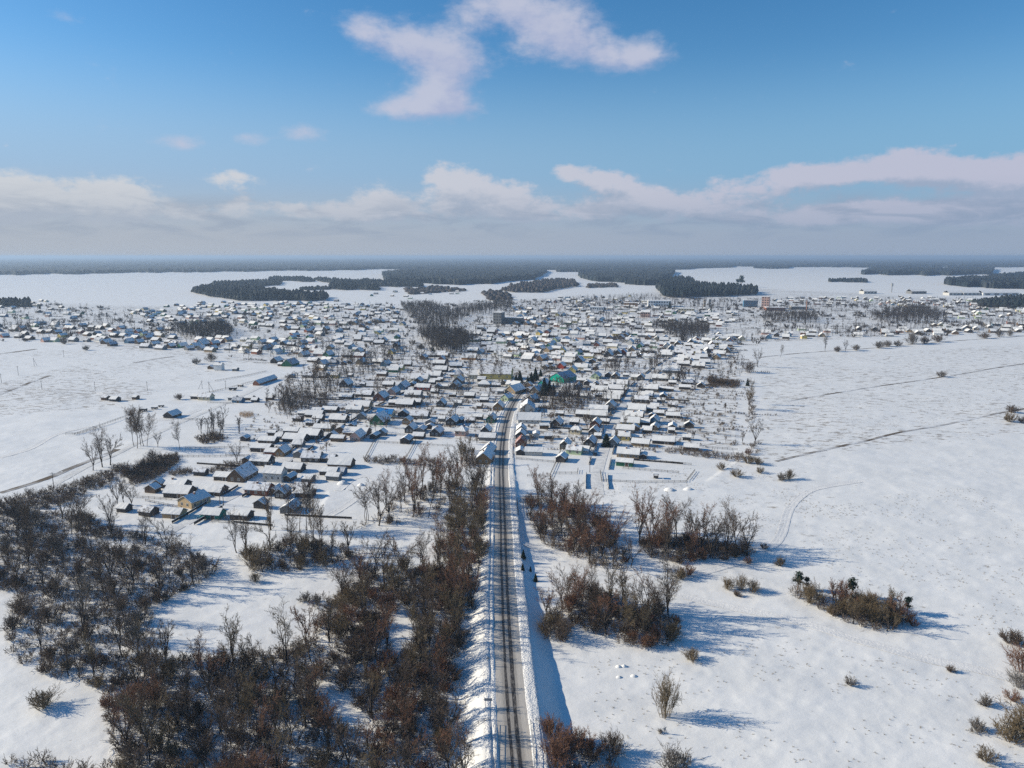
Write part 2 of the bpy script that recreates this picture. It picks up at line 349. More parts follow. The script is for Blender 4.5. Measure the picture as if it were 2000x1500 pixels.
# road surface: packed snow with dark wheel tracks
rm = bpy.data.materials.new('road_surface'); rm.use_nodes = True
nt = rm.node_tree; b = nt.nodes['Principled BSDF']; b.inputs['Roughness'].default_value = .6
uvn = N('ShaderNodeUVMap', uv_map='UVMap'); su = N('ShaderNodeSeparateXYZ'); nt.links.new(uvn.outputs[0], su.inputs[0])
U, Vv = su.outputs[0], su.outputs[1]
cu = N('ShaderNodeCombineXYZ'); setin(cu.inputs[0], MA('MULTIPLY', U, 9)); setin(cu.inputs[1], MA('MULTIPLY', Vv, .06)); wob = noise(cu.outputs[0], .9, 5, .6)
cu2 = N('ShaderNodeCombineXYZ'); setin(cu2.inputs[0], MA('MULTIPLY', U, 14)); setin(cu2.inputs[1], MA('MULTIPLY', Vv, .5)); wob2 = noise(cu2.outputs[0], 1.2, 6, .65)
Uw = MA('ADD', U, MA('MULTIPLY', MA('SUBTRACT', wob, .5), .10))
def trk(c, w): return MR(MA('ABSOLUTE', MA('SUBTRACT', Uw, c)), w * .45, w, 1.0, 0.0)
t1 = MA('MAXIMUM', trk(.385, .085), trk(.615, .105)); t2 = MA('MULTIPLY', MA('MAXIMUM', trk(.27, .04), trk(.75, .04)), .35)
mid = MA('MULTIPLY', trk(.50, .36), .42)
dk = MA('MAXIMUM', MA('MAXIMUM', t1, t2), mid)
dk = MA('MULTIPLY', dk, MR(wob2, .25, .55, .6, 1.0), clamp=True)
rc = MIX(dk, (.50, .455, .395, 1), (.036, .028, .021, 1)); nt.links.new(rc, b.inputs['Base Color'])
bp = N('ShaderNodeBump'); bp.inputs['Distance'].default_value = .06; nt.links.new(wob2, bp.inputs['Height']); nt.links.new(bp.outputs[0], b.inputs['Normal'])
strip('road', ROAD, np.linspace(-3.5, 3.5, 9), [.02, .03, .01, .0, .03, .0, .01, .03, .02], rm, 'ploughed main road with dark wheel tracks', lift=.07)
# ploughed snow banks each side
bmx = mat('snow_bank', (.82, .80, .765), .8, bump=.5, bscale=2.2)
def bank(offs, zs, label, seed):
    o = strip('snow_bank', ROAD[:int(len(ROAD) * .88)], offs, zs, bmx, label, lift=.05)
    me = o.data; n = len(me.vertices); co = np.empty(n * 3, np.float32); me.vertices.foreach_get('co', co); co = co.reshape(-1, 3); k = len(offs)
    ii = np.arange(n) // k; jj = np.arange(n) % k; a = vnoise(ii / 6.0, jj * 3.7, seed) - .5; b_ = vnoise(ii / 1.3, jj * 2.1, seed + 1) - .5
    inner = (jj > 0) & (jj < k - 1); co[:, 2] += np.where(inner, .20 * a + .22 * b_, 0); co[:, 0] += .30 * (vnoise(ii / 9.0, jj * .15, seed + 2) - .5) + .22 * b_
    me.vertices.foreach_set('co', co.ravel()); me.update()
bank([-6.3, -5.6, -5.0, -4.75, -4.55, -4.3, -3.75, -3.4], [0, .22, .26, .05, .03, .24, .22, 0], 'low ridge of ploughed snow along the left edge of the road', 21)
bank([3.4, 3.7, 4.3, 4.9, 5.5, 6.2, 6.7], [0, .20, .22, .16, .22, .14, 0], 'broad rough ridge of ploughed snow along the right edge of the road', 25)
# lanes
lm = mat('lane_snow', (.75, .74, .71), .7, .35, (.62, .61, .59), bump=.09, bscale=1.2)
def W3(pts): return smooth_path([(*P(x, y), 0) for x, y in pts], 3.0)
LANE_L = [(330, 1040), (380, 1012), (430, 982), (480, 955), (540, 912), (600, 870), (660, 830), (720, 795), (790, 762), (850, 735), (890, 714), (905, 700), (930, 684)]
LANE_R = [(1168, 965), (1166, 930), (1176, 890), (1186, 862), (1200, 825), (1216, 795), (1240, 760), (1275, 728), (1310, 704), (1350, 682), (1395, 660), (1415, 648)]
LANE_X = [(100, 950), (170, 910), (240, 880), (310, 845), (370, 818), (430, 792), (490, 765), (540, 742), (600, 722), (690, 700)]
LANE_C = [(1020, 764), (1060, 745), (1110, 728), (1150, 715), (1190, 700), (1240, 680), (1330, 662)]
for nm, pl, w, lab in (('lane', LANE_L, 2.6, 'snowy lane between the timber houses left of the road'), ('lane', LANE_R, 2.8, 'snowy lane through the houses right of the road'), ('lane', LANE_X, 2.0, 'snowed over track along the bare trees and the ditch'),
                       ('lane', LANE_C, 2.4, 'snowy lane past the emerald building'), ('lane', [(1310, 640), (1345, 630), (1330, 610), (1290, 596)], 3, 'snowy street in the distant centre'), ('lane', [(1150, 598), (1158, 620), (1172, 650), (1180, 668)], 4, 'pale curved street into the distant centre'),
                       ('lane', [(1350, 640), (1310, 612), (1280, 590), (1273, 575)], 3.5, 'straight distant street towards the pine wood')):
    strip(nm, W3(pl), [-w, -w * .5, 0, w * .5, w], [.0, .02, .03, .02, .0], lm, lab, lift=.09)
# vehicle tracks pressed into the snow
tm = mat('track_snow', (.79, .775, .745), .7, .4, (.72, .71, .69), bump=.12, bscale=1.5)
for pl, lab in (([(1450, 1075), (1500, 1070), (1525, 1045), (1545, 990), (1590, 955), (1680, 940)], 'curved ski track climbing the open field'), ([(1010, 1062), (1060, 1070), (1150, 1100), (1250, 1135), (1340, 1165), (1450, 1190), (1560, 1215), (1690, 1255), (1800, 1285), (1900, 1305), (2020, 1335)], 'long snowy track crossing the meadow from the road'),
                ([(1230, 1120), (1290, 1105), (1340, 1125), (1420, 1105), (1470, 1090)], 'short track behind the small shrubs'), ([(640, 1010), (680, 985), (715, 960), (735, 945), (720, 930), (690, 935), (660, 960)], 'looped tyre track in the yard beside the alders'),
                ([(0, 895), (50, 880), (110, 850), (180, 832)], 'faint tyre track over the pale field'), ([(190, 765), (300, 820), (390, 800)], 'faint sledge track over the pale field')):
    strip('track', W3(pl), [-1.9, -1.3, -.9, -.3, .3, .9, 1.3, 1.9], [0, .06, -.02, .02, .02, -.02, .06, 0], tm, lab, lift=.07)
# ditches
dm = mat('ditch_earth', (.13, .10, .07), .95, .05, (.68, .69, .70), nlo=.42, nhi=.60, bump=.15, bscale=1)
for pl, w, lab in (([(1515, 902), (1600, 882), (1690, 862), (1760, 845), (1860, 826), (1950, 808), (2020, 795), (2300, 745)], 1.05, 'nearer grassy ditch across the field'), ([(1535, 784), (1620, 770), (1700, 757), (1790, 744), (1880, 730), (1990, 712), (2300, 668)], 1.0, 'farther grassy ditch across the field'),
                   ([(-100, 812), (0, 770), (60, 747), (98, 733)], 1.6, 'dark ditch in the pale field'), ([(262, 709), (300, 702), (340, 696)], 2.5, 'strip of bare ploughed earth'), ([(-60, 698), (10, 690), (70, 682)], 3.0, 'longer strip of bare ploughed earth'),
                   ([(0, 962), (90, 935), (160, 905), (230, 878)], 1.8, 'overgrown creek bed beside the track'), ([(1470, 700), (1560, 690), (1700, 680), (1850, 667), (2000, 656), (2200, 640)], 1.3, 'weedy field edge below the distant shrubs')):
    strip('ditch', W3(pl), [-w, -w * .4, w * .4, w], [.04, .01, .01, .04], dm, lab, lift=.06)
# ------------------------------------------------------------------ houses
FOOT = []          # (x, y, r) of buildings
def free(x, y, r):
    for (a, b, c) in FOOT:
        if (a - x) ** 2 + (b - y) ** 2 < (c + r) ** 2: return False
    return True
def house_parts(L, D, wh, rise, hip=0.0, over=.45, thick=.28, ridge_bump=True):
    """walls and roof; ridge along local x, length L, depth D. returns wall MB, roof MB (slots: snow, boards, wall)"""
    w = MB(); r = MB(); l, d = L / 2, D / 2
    zr = wh + rise; hl = l - hip * d
    w.face([(-l, -d, -.3), (l, -d, -.3), (l, -d, wh), (-l, -d, wh)]); w.face([(l, d, -.3), (-l, d, -.3), (-l, d, wh), (l, d, wh)])
    if hip < .05:
        w.face([(l, -d, -.3), (l, d, -.3), (l, d, wh), (l, 0, zr - .02), (l, -d, wh)]); w.face([(-l, d, -.3), (-l, -d, -.3), (-l, -d, wh), (-l, 0, zr - .02), (-l, d, wh)])
    else:
        w.face([(l, -d, -.3), (l, d, -.3), (l, d, wh), (l, -d, wh)]); w.face([(-l, d, -.3), (-l, -d, -.3), (-l, -d, wh), (-l, d, wh)])
    sl = rise / d; lo = l + over * .7; do = d + over; ze = wh - over * sl
    def surf(z, g, mi, shrink):
        hlo = (hl + (over * .7 if hip < .05 else 0)) - shrink; L2 = lo - shrink; D2 = do - shrink
        n = 7
        for sy in (-1, 1):
            prev = None
            for i in range(n + 1):
                t = -1 + 2 * i / n
                j = (random.random() - .5) * g
                e = (t * L2, sy * (D2 + j * .5), ze + z + j); m_ = (t * (L2 * .5 + hlo * .5), sy * D2 * .5, (ze + zr) / 2 + z * 1.15 + (random.random() - .5) * g); c = (t * hlo, 0, zr + z - (.04 if g else 0))
                if prev:
                    pe, pm, pc = prev
                    a = [pe, e, m_, pm] if sy < 0 else [e, pe, pm, m_]; b2 = [pm, m_, c, pc] if sy < 0 else [m_, pm, pc, c]
                    r.face(a, mi); r.face(b2, mi)
                prev = (e, m_, c)
            if hip >= .05: pass
        if hip >= .05:
            for sx in (-1, 1):
                f = [(sx * L2, -D2, ze + z), (sx * L2, D2, ze + z), (sx * hlo, 0, zr + z)]
                r.face(f if sx > 0 else f[::-1], mi)
    surf(thick, .10, 0, .02)                     # snow top
    surf(.06, 0, 1, 0)                           # roof boards
    # edges: boards band then snow band
    for (z0, z1, mi, s) in ((-.08, .06, 1, 0), (.06, thick, 0, .02)):
        L2, D2 = lo - s, do - s
        for sy in (-1, 1):
            f = [(-L2, sy * D2, ze + z0), (L2, sy * D2, ze + z0), (L2, sy * D2, ze + z1), (-L2, sy * D2, ze + z1)]; r.face(f if sy < 0 else f[::-1], mi)
        for sx in (-1, 1):
            if hip < .05:
                for sy in (-1, 1):
                    f = [(sx * L2, sy * D2, ze + z0), (sx * L2, 0, zr + z0), (sx * L2, 0, zr + z1), (sx * L2, sy * D2, ze + z1)]
                    r.face(f, mi)
            else:
                r.face([(sx * L2, -D2, ze + z0), (sx * L2, D2, ze + z0), (sx * L2, D2, ze + z1), (sx * L2, -D2, ze + z1)], mi)
    return w, r
def window_mb(w=.95, h=1.15):
    m = MB(); m.box(-w / 2 - .13, w / 2 + .13, -.05, .02, -.13, h + .15, 0); m.box(-w / 2, w / 2, -.075, -.045, 0, h, 1); m.box(-.035, .035, -.095, -.07, 0, h, 0); m.box(-w / 2, w / 2, -.095, -.07, h * .62, h * .62 + .06, 0)
    return m.mesh('window', [M['trim'], M['glass']])
def door_mb():
    m = MB(); m.box(-.62, .62, -.05, .02, 0, 2.15, 0); m.box(-.48, .48, -.075, -.045, .05, 2.02, 1); m.box(.3, .38, -.12, -.07, .95, 1.05, 0)
    return m.mesh('door', [M['trim'], M['w_brown']])
WIN, DOOR = window_mb(), door_mb()
def chimney_mesh():
    m = MB(); m.box(-.32, .32, -.32, .32, 0, 1.5, 0); m.box(-.38, .38, -.38, .38, 1.3, 1.5, 0); m.box(-.36, .36, -.36, .36, 1.5, 1.62, 1)
    return m.mesh('chimney', [M['brickwork'], M['snow']])
CHIM = chimney_mesh()
def polyx(pl, y):
    p = sorted(pl, key=lambda q: q[1])
    for (x0, y0), (x1, y1) in zip(p, p[1:]):
        if y0 <= y <= y1: return x0 + (x1 - x0) * (y - y0) / (y1 - y0 + 1e-9)
    return p[0][0] if y < p[0][1] else p[-1][0]
HOUSES = []        # [px, py, root, colour, roofkind, kind, typ]
ROOFTXT = {'roof_snow': 'snowy roof', 'roof_patchy': 'patchy snowed roof', 'roof_slate': 'thinly snowed roof', 'roof_blue': 'bare bright blue roof', 'roof_navy': 'dark blue roof', 'roof_maroon': 'half bare maroon roof'}
def street_rot(px, py):
    if px < 985: return -R(10) if px > 300 else -R(14)
    if px < 1075: return -R(3) if py > 800 else -R(30)
    return -R(17)
def house(px, py, w, typ='N', col='dark', roof='roof_snow', kind='house', wh=None, D=None, hip=0.0, rot=None, rise=None, near=None, wm=None, chim=None):
    d = dep(py); wmtr = wm or w / F * d
    X, Y = P(px, py)
    a = street_rot(px, py) if rot is None else R(rot)
    a += R(random.uniform(-3, 3))
    if typ == 'N': L = wmtr; Dp = D or min(9.5, max(5.0, wmtr * .62)); rz = a
    else: Dp = wmtr; L = D or max(6.5, wmtr * random.uniform(1.35, 1.7)); rz = a + R(90)
    wh = wh or (random.uniform(2.3, 2.8) if kind == 'house' else random.uniform(1.9, 2.4))
    rise = rise or Dp / 2 * math.tan(R((random.uniform(38, 45) if typ == 'G' else random.uniform(33, 40)) if kind == 'house' else random.uniform(25, 36)))
    half = Dp / 2 if typ == 'N' else L / 2       # py is the foot of the nearest wall
    X += -math.sin(a) * half; Y += math.cos(a) * half
    FOOT.append((X, Y, .5 * math.hypot(L, Dp) * .8))
    z = gz(X, Y)
    root = link({'house': 'village_house', 'barn': 'barn', 'shed': 'shed'}[kind], None, None, (X, Y, z), rz)
    root.empty_display_size = 1
    wb, rb = house_parts(L, Dp, wh, rise, hip)
    link('wall', wb.mesh('wall', [M['w_' + col]]), root)
    ro = link('roof', rb.mesh('roof', [M[roof], M['eave'] if roof not in ('roof_blue', 'roof_navy') else M[roof]]), root)
    if (chim is None and kind == 'house' and random.random() < .85) or chim:
        cy = random.choice((-1, 1)) * Dp * .1; cx = random.uniform(-.25, .25) * L
        link('chimney', CHIM, ro, (cx, cy, wh + rise * (1 - 2 * abs(cy) / Dp) - .5), 0)
    near = (py > 735) if near is None else near
    if near and kind == 'house':
        n = max(2, min(4, int(L / 2.8)))
        for i in range(n):
            x = (-.5 + (i + .5) / n) * L
            link('window', WIN, root, (x, -Dp / 2, wh * .36), 0)
        g = -1 if typ == 'G' else (1 if px < 1000 else -1)
        for i in (-1, 1): link('window', WIN, root, (g * L / 2, i * Dp * .2, wh * .36), R(90) * g)
        if typ == 'G': link('door', DOOR, root, (L * .2, -Dp / 2 - .03, 0), 0)
    elif near and kind == 'barn':
        link('door', DOOR, root, (L * .15, -Dp / 2, 0), 0, (1.6, 1, 1))
    HOUSES.append([px, py, root, col, roof, kind, typ]); return root
C = '''340 958 42 N dark;343 973 52 N dark b;408 968 48 N brown b;361 992 38 G beige;334 1013 38 N tan b;282 1009 28 N dark s;410 1014 40 N teal b;466 1016 38 N dark b;460 942 34 G brown;433 939 34 N dark b;532 942 39 N pale;560 941 15 G dark s
500 968 48 N rust . roof_patchy;546 974 20 G dark;532 966 13 G dark s;592 972 34 N dark b;560 1004 28 G grey b;520 867 34 N dark b;507 883 38 N dark b;546 892 19 G timber;528 890 24 N rust s;506 910 40 N dark;568 923 40 N dark b;606 903 38 N dark . roof_patchy
638 903 30 N dark b roof_patchy;662 915 46 N brown b;640 929 34 N dark b;664 929 15 N blue s roof_slate;598 943 20 N grey s;500 753 13 G brick b;612 816 33 N dark b;619 823 20 N dark s;642 806 30 N dark b;704 799 34 N tan;690 807 30 N grey;658 826 34 N dark
628 843 36 N tan b;608 832 24 N dark s;601 858 42 N dark;567 849 30 N dark b;572 864 44 N dark b;580 874 20 N grey s;692 852 48 N brown b;693 862 20 G pink;658 863 26 N brown s;728 858 13 G dark s;750 815 32 N cream . roof_blue;735 830 28 G green
793 829 15 G timber;818 818 34 N grey b;799 846 18 G dark;790 867 18 G dark b;819 845 16 G grey s;816 858 22 N dark s;849 853 20 G dark;860 795 16 G dark;789 795 34 N dark b;812 791 18 N dark s;805 776 32 N grey b;766 792 16 N dark s
739 783 22 G rust;764 772 18 G pink;783 762 18 G blue;803 755 12 G dark s;815 750 14 G dark;818 745 34 N cream;845 738 30 N dark;860 727 24 N dark;827 763 24 N red;848 769 14 N dark s;757 756 22 N dark b;671 757 18 G dark;674 780 26 N dark b;709 775 32 N dark s
600 738 20 N brown;653 738 16 N yellow;893 750 18 G dark;886 761 20 G dark;915 703 28 N orange;996 769 24 G tan;1000 757 28 N cream;985 783 16 G mint;972 802 19 G timber;957 826 16 G green;960 816 14 N dark s;880 831 20 G dark;896 826 12 G dark s
947 850 18 G dark;951 861 32 N grey s;944 907 30 G timber;950 889 24 G dark;916 778 20 N dark s;945 786 16 N dark s;940 745 16 N dark s;1043 770 20 G dark;1057 756 16 G teal;1034 786 18 G dark;1030 805 28 G pale;1034 827 44 N pale
1084 836 20 G dark;1018 847 18 G dark;1016 858 19 G dark;1047 856 12 G pale s;1017 874 20 G rust . roof_maroon;1016 889 16 G dark s;1042 890 34 N pale s;1102 877 18 G dark;1120 888 30 N mint;1141 886 16 N pale s;1094 903 18 G dark b;1161 836 18 G rust;1158 852 18 G dark;1150 873 20 G dark;1138 815 28 N dark b
1168 818 34 N grey;1168 805 36 N dark b;1190 801 20 G grey;1193 784 34 N dark;1200 774 32 N grey b;1203 765 32 N dark b;1170 767 32 N dark b;1188 755 18 N grey s;1210 755 30 N cream;1171 776 18 N dark s;1127 761 14 G blue;1226 896 43 N tan;1256 897 12 G dark s;1219 911 32 N green b
1196 873 18 G grey;1250 872 34 N tan b;1212 860 34 N yellow;1221 846 34 N grey;1230 833 36 N yellow;1237 820 34 N brown;1243 806 34 N pale;1252 787 28 N dark;1278 799 16 N tan s;1260 777 28 N dark b;1268 765 32 N dark;1295 778 13 G dark s;1311 795 14 N dark s;1286 812 20 N dark s
1314 817 26 N dark b;1276 829 18 G blue;1277 841 16 G dark s;1263 846 18 N brown s;1259 831 18 N dark s;1313 840 15 G dark s;1295 868 42 N dark b;1350 880 28 N brown b;1289 744 30 N dark;1311 729 34 N grey;1316 718 16 N dark s;1334 715 24 N dark;1355 706 22 N dark;1342 751 22 N dark b
1337 761 22 N dark s;1349 747 14 N dark s;1201 740 14 G dark;1241 742 18 N cream;1251 743 13 G dark;1134 722 26 N cream;1116 728 16 G yellow;1130 710 18 G dark;1107 712 20 N tan;1094 720 14 G red;1149 700 18 N yellow;1194 706 14 N dark;1216 692 13 G red;1231 697 14 N dark;1205 694 14 G dark;1187 698 16 G dark
1162 740 16 G mint;1135 747 18 N dark s;425 723 17 N white;398 782 26 N cream;462 787 20 N blue b roof_slate;485 782 15 N brown s;328 817 20 G dark b;220 784 15 N dark s;535 710 15 G dark;560 716 20 G green roof_slate;645 712 24 N blue b roof_slate'''
def parse(tok):
    t = tok.split()
    px, py, w = float(t[0]), float(t[1]), float(t[2]); kind = 'house'; roof = None
    for x in t[5:]:
        if x == 'b': kind = 'barn'
        elif x == 's': kind = 'shed'
        elif x.startswith('roof_'): roof = x
    if roof is None: roof = 'roof_patchy' if random.random() < .10 else 'roof_snow'
    kw = {}
    if t[4] == 'brick': kw = dict(D=30, rise=2.4)
    if (px, py) in ((532, 942),): kw = dict(wh=4.6)
    if (px, py) == (361, 992): kw = dict(wh=2.9, D=10, rot=-24, rise=2.2)
    if (px, py) == (425, 723): kw = dict(wh=5)
    house(px, py, w, t[3], t[4], roof, kind, **kw)
for line in C.split('\n'):
    for tok in line.split(';'): parse(tok)
house(899, 852, 21, 'N', 'pink', 'roof_snow', hip=.9, D=7, wh=3.2)
house(945, 756, 24, 'N', 'grey', 'roof_snow', hip=.8, D=8)
house(1123, 848, 20, 'N', 'cream', 'roof_snow', hip=.7)
house(894, 738, 13, 'N', 'cream', 'roof_slate', 'shed', hip=1.0, wm=7, D=7, rise=4.5, wh=3.2, chim=False)
yl = house(967, 741, 62, 'N', 'yellow', 'roof_patchy', 'house', wh=5, D=14, rise=5.5, rot=-6)
house(928, 740, 26, 'N', 'cream', 'roof_snow', 'house', wh=3.6, D=9, rot=-6)
em = house(1087, 746, 34, 'G', 'emerald', 'roof_slate', 'house', wh=3.4, D=20, rise=4.2, rot=-38, chim=False)
nsh = 0
for h in list(HOUSES) * 2:
    px, py = h[0], h[1]
    if py < 690 or nsh >= 150 or random.random() < .35: continue
    X, Y = h[2].location.x + random.choice((-1, 1)) * random.uniform(9, 17), h[2].location.y + random.uniform(-3, 11)
    x_, y_ = proj(X, Y)
    if not free(X, Y, 3.2) or roaddist(np.array([X]), np.array([Y]))[0][0] < 10 or any(abs(polyx(l, y_) - x_) < 14 for l in (LANE_L, LANE_R)) or x_ > 1400 or (690 < x_ < 880 and y_ > 850) or (x_ > 1000 and y_ > 872): continue
    nsh += 1; wm_ = random.uniform(3.5, 6.5); house(x_, y_ + 2, 0, random.choice('NNG'), random.choice(['dark', 'dark', 'brown', 'grey']), None or random.choice(['roof_snow'] * 4 + ['roof_patchy']), 'shed', wm=wm_, D=random.uniform(3.2, 4.5), near=False)
# farther houses: scattered over the far blocks in loose rows
ZONES = [([(0, 590), (85, 585), (165, 610), (150, 628), (0, 620)], 24), ([(-60, 640), (120, 630), (240, 642), (230, 668), (100, 672), (-60, 668)], 44), ([(180, 655), (330, 642), (480, 660), (620, 672), (640, 700), (430, 690), (200, 680)], 74),
         ([(230, 612), (400, 590), (500, 594), (650, 588), (800, 600), (800, 640), (600, 640), (420, 642), (260, 628)], 200), ([(560, 640), (780, 645), (780, 690), (620, 735), (560, 690)], 54), ([(680, 572), (880, 558), (900, 574), (760, 590)], 18),
         ([(930, 642), (1330, 650), (1330, 698), (1060, 712), (920, 690)], 130), ([(1000, 602), (1250, 596), (1440, 608), (1420, 650), (1000, 640)], 140), ([(1320, 682), (1390, 652), (1455, 662), (1375, 722), (1318, 712)], 48),
         ([(1480, 646), (1700, 641), (2040, 628), (2040, 648), (1700, 660), (1480, 664)], 58), ([(1060, 582), (1260, 578), (1290, 596), (1050, 602)], 40), ([(1790, 606), (2040, 600), (2040, 620), (1820, 624)], 32), ([(1500, 582), (1750, 579), (2040, 594), (2040, 603), (1740, 599), (1500, 593)], 84), ([(700, 700), (860, 690), (900, 720), (790, 735), (690, 740)], 14)]
WOOD_BARE = [[(780, 600), (840, 596), (880, 612), (1000, 590), (1000, 606), (920, 618), (880, 640), (870, 655), (830, 658), (810, 630)], [(815, 655), (900, 655), (930, 672), (900, 690), (860, 690)], [(330, 645), (430, 638), (455, 650), (450, 662), (370, 662)],
             [(1270, 640), (1380, 640), (1385, 662), (1320, 662)], [(1700, 620), (1790, 604), (1850, 622), (1830, 630), (1720, 632)], [(1490, 620), (1590, 618), (1600, 632), (1490, 630)]]
PCOL = ['dark'] * 6 + ['brown'] * 3 + ['grey'] * 3 + ['tan', 'cream', 'blue', 'rust', 'green', 'pale', 'mint', 'yellow', 'pink', 'white']
cand = []
for poly, n in ZONES:
    xs = [p[0] for p in poly]; ys = [p[1] for p in poly]; k = 0; tries = 0
    while k < n and tries < n * 60:
        tries += 1
        y0, y1 = min(ys), max(ys); i0, i1 = 1 / (y0 - 500), 1 / (y1 - 500)
        y = 500 + 1 / random.uniform(i1, i0); x = random.uniform(min(xs), max(xs))
        y = y0 + round((y - y0) / 4.2) * 4.2 + random.uniform(-.9, .9)   # loose rows
        if not inpoly(x, y, poly) or any(inpoly(x, y, p) for p in WOOD_BARE): continue
        X, Y = P(x, y)
        if not free(X, Y, 5.5): continue
        FOOT.append((X, Y, 5.5)); k += 1; cand.append((y, x))
cand.sort(reverse=True)
FARH = []
NB = 300 - sum(1 for h in HOUSES if h[5] == 'house')
for i, (y, x) in enumerate(cand):
    typ = random.choice('NNG'); wm = random.uniform(8.5, 12.5) if typ == 'N' else random.uniform(6, 7.5)
    col = random.choice(PCOL); rot = (math.degrees(street_rot(x, y)) + random.uniform(-8, 8)) if x > 640 else random.uniform(-34, -12)
    if i < NB and y > 0:
        rf = random.choices(['roof_snow', 'roof_patchy', 'roof_slate'], [8, 1, 1])[0]
        if 1370 < x < 1385 and 692 < y < 702: rf = 'roof_navy'
        house(x, y, 0, typ, col, rf, 'house', wm=wm, rot=rot, near=False)
    else: FARH.append((x, y, typ, wm, col, rot))
# the remaining distant houses as one mass
V, Fc, I = [], [], []; keys = list(W.keys()); slots = ['roof_snow', 'eave', 'roof_slate'] + ['w_' + k for k in keys]
for (x, y, typ, wm, col, rot) in FARH:
    L, D = (wm, random.uniform(6, 8)) if typ == 'N' else (random.uniform(8, 11), wm)
    a = R(rot) + (0 if typ == 'N' else R(90)); X, Y = P(x, y); wh = random.uniform(2.3, 3.0)
    wb, rb = house_parts(L, D, wh, D / 2 * math.tan(R(random.uniform(32, 40))))
    ca, sa = math.cos(a), math.sin(a); rs = 0 if random.random() < .88 else 2
    for mb, base in ((wb, 3 + keys.index(col)), (rb, None)):
        n = len(V); V += [(X + p[0] * ca - p[1] * sa, Y + p[0] * sa + p[1] * ca, p[2]) for p in mb.V]
        Fc += [tuple(n + i for i in f) for f in mb.F]; I += [(base if base is not None else (rs if i == 0 else 1)) for i in mb.I]
tag(link('distant_houses', mesh_from('distant_houses', V, Fc, [M[s] for s in slots], I)), 'the many small snow roofed houses of the farthest village blocks', kind='stuff')
# labels
ORD1 = 'first second third fourth fifth sixth seventh eighth ninth tenth eleventh twelfth thirteenth fourteenth fifteenth sixteenth seventeenth eighteenth nineteenth'.split()
TENS = {2: 'twent', 3: 'thirt', 4: 'fort', 5: 'fift', 6: 'sixt', 7: 'sevent', 8: 'eight', 9: 'ninet'}
def ordinal(n):
    if n < 20: return ORD1[n - 1]
    t, u = divmod(n, 10)
    h = ''
    if t >= 10: h = 'hundred-and-'; t -= 10; 
    if h and t * 10 + u < 20: return h + (ORD1[t * 10 + u - 1] if t * 10 + u else 'zeroth')
    return h + TENS[t] + ('ieth' if u == 0 else 'y-' + ORD1[u - 1])
def zone(px, py):
    if py > 730:
        xl = polyx(LANE_L, py); xr = polyx(LANE_R, py); xm = polyx([(a, b) for a, b, _ in ROADPX], py)
        if px < xl: return 'left of the left lane' if px > xl - 150 else 'in the open left field'
        if px < xl + 95 and px < xm - 60: return 'right of the left lane'
        if px < xm: return 'left of the main road'
        if px < xr: return 'between main road and right lane'
        return 'right of the right lane'
    if px < 300: return 'in the far left hamlet'
    if px < 560: return 'below the pale left field'
    if px < 800: return 'left of the dark wood'
    if px < 1060: return 'beyond the yellow hall'
    if px < 1290: return 'beyond the emerald building'
    if px < 1480: return 'far up the right lane'
    return 'in the distant right hand row'
seen = {}
for h in sorted(HOUSES, key=lambda h: -h[1]):
    px, py, root, col, roof, kind, typ = h
    rt = ROOFTXT[roof]; z = zone(px, py); cat = kind
    k = (WT[col], kind, rt, z); seen.setdefault(k, []).append(h)
for (ct, kind, rt, z), hs in seen.items():
    for i, h in enumerate(hs):
        first = '' if len(hs) == 1 else (', nearest one' if i == 0 else ', %s nearest' % ordinal(i + 1))
        tag(h[2], '%s %s with %s%s %s' % (ct, kind, rt, first, z), kind, {'house': 'houses of the village', 'barn': 'barns behind the houses', 'shed': 'sheds beside the houses'}[kind])
yl['label'] = 'long yellow two storey hall with patchy snow on its big roof'
em['label'] = 'bright emerald gabled building with wide grey roof near the road bend'
# ------------------------------------------------------------------ larger buildings of the centre
def block(name, px, py, w, hpx, depth, col, label, cat, rows=2, ncol=6, rot=None, flat=True, roofcol='roof_snow', wincol='glass', parapet=.5):
    d = dep(py); L = w / F * d; h = hpx / F * d * 1.02; X, Y = P(px, py); a = R(rot if rot is not None else -12)
    X += -math.sin(a) * depth / 2; Y += math.cos(a) * depth / 2
    root = link(name, None, None, (X, Y, 0), a)
    m = MB(); m.box(-L / 2, L / 2, -depth / 2, depth / 2, -.5, h); link('wall', m.mesh('wall', [M['w_' + col]]), root)
    m = MB()
    if flat:
        m.box(-L / 2 - .25, L / 2 + .25, -depth / 2 - .25, depth / 2 + .25, h + .003, h + parapet, 0)
        link('roof', m.mesh('roof', [M[roofcol]]), root)
    else:
        _, rb = house_parts(L, depth, h, depth * .22); link('roof', rb.mesh('roof', [M[roofcol], M['eave']]), root)
    for r in range(rows):
        z0 = h * (r + .3) / rows; wh = h / rows * .45
        for c in range(ncol):
            x = (-.5 + (c + .5) / ncol) * L; ww = L / ncol * .55
            m = MB(); m.box(-ww / 2 - .12, ww / 2 + .12, -.06, .02, -.12, wh + .12, 0); m.box(-ww / 2, ww / 2, -.09, -.055, 0, wh, 1)
            link('window', m.mesh('window', [M['trim'], M[wincol]]), root, (x, -depth / 2, z0))
    FOOT.append((X, Y, max(L, depth) * .5))
    return tag(root, label, cat, None)
block('school', 971, 633, 17, 22, 16, 'grey', 'tall grey block of the school above the snowy yard', 'building', 4, 3, -20)
block('school_wing', 1001, 632, 38, 11, 14, 'grey', 'long low grey wing beside the tall school block', 'building', 2, 9, -14)
block('culture_house', 1288, 599, 44, 11, 30, 'white', 'white hall with blue green glazed front in the distant centre', 'building', 2, 9, -8)
block('office_building', 1232, 600, 26, 8, 20, 'orange', 'low orange building left of the white glazed hall', 'building', 2, 6, -10)
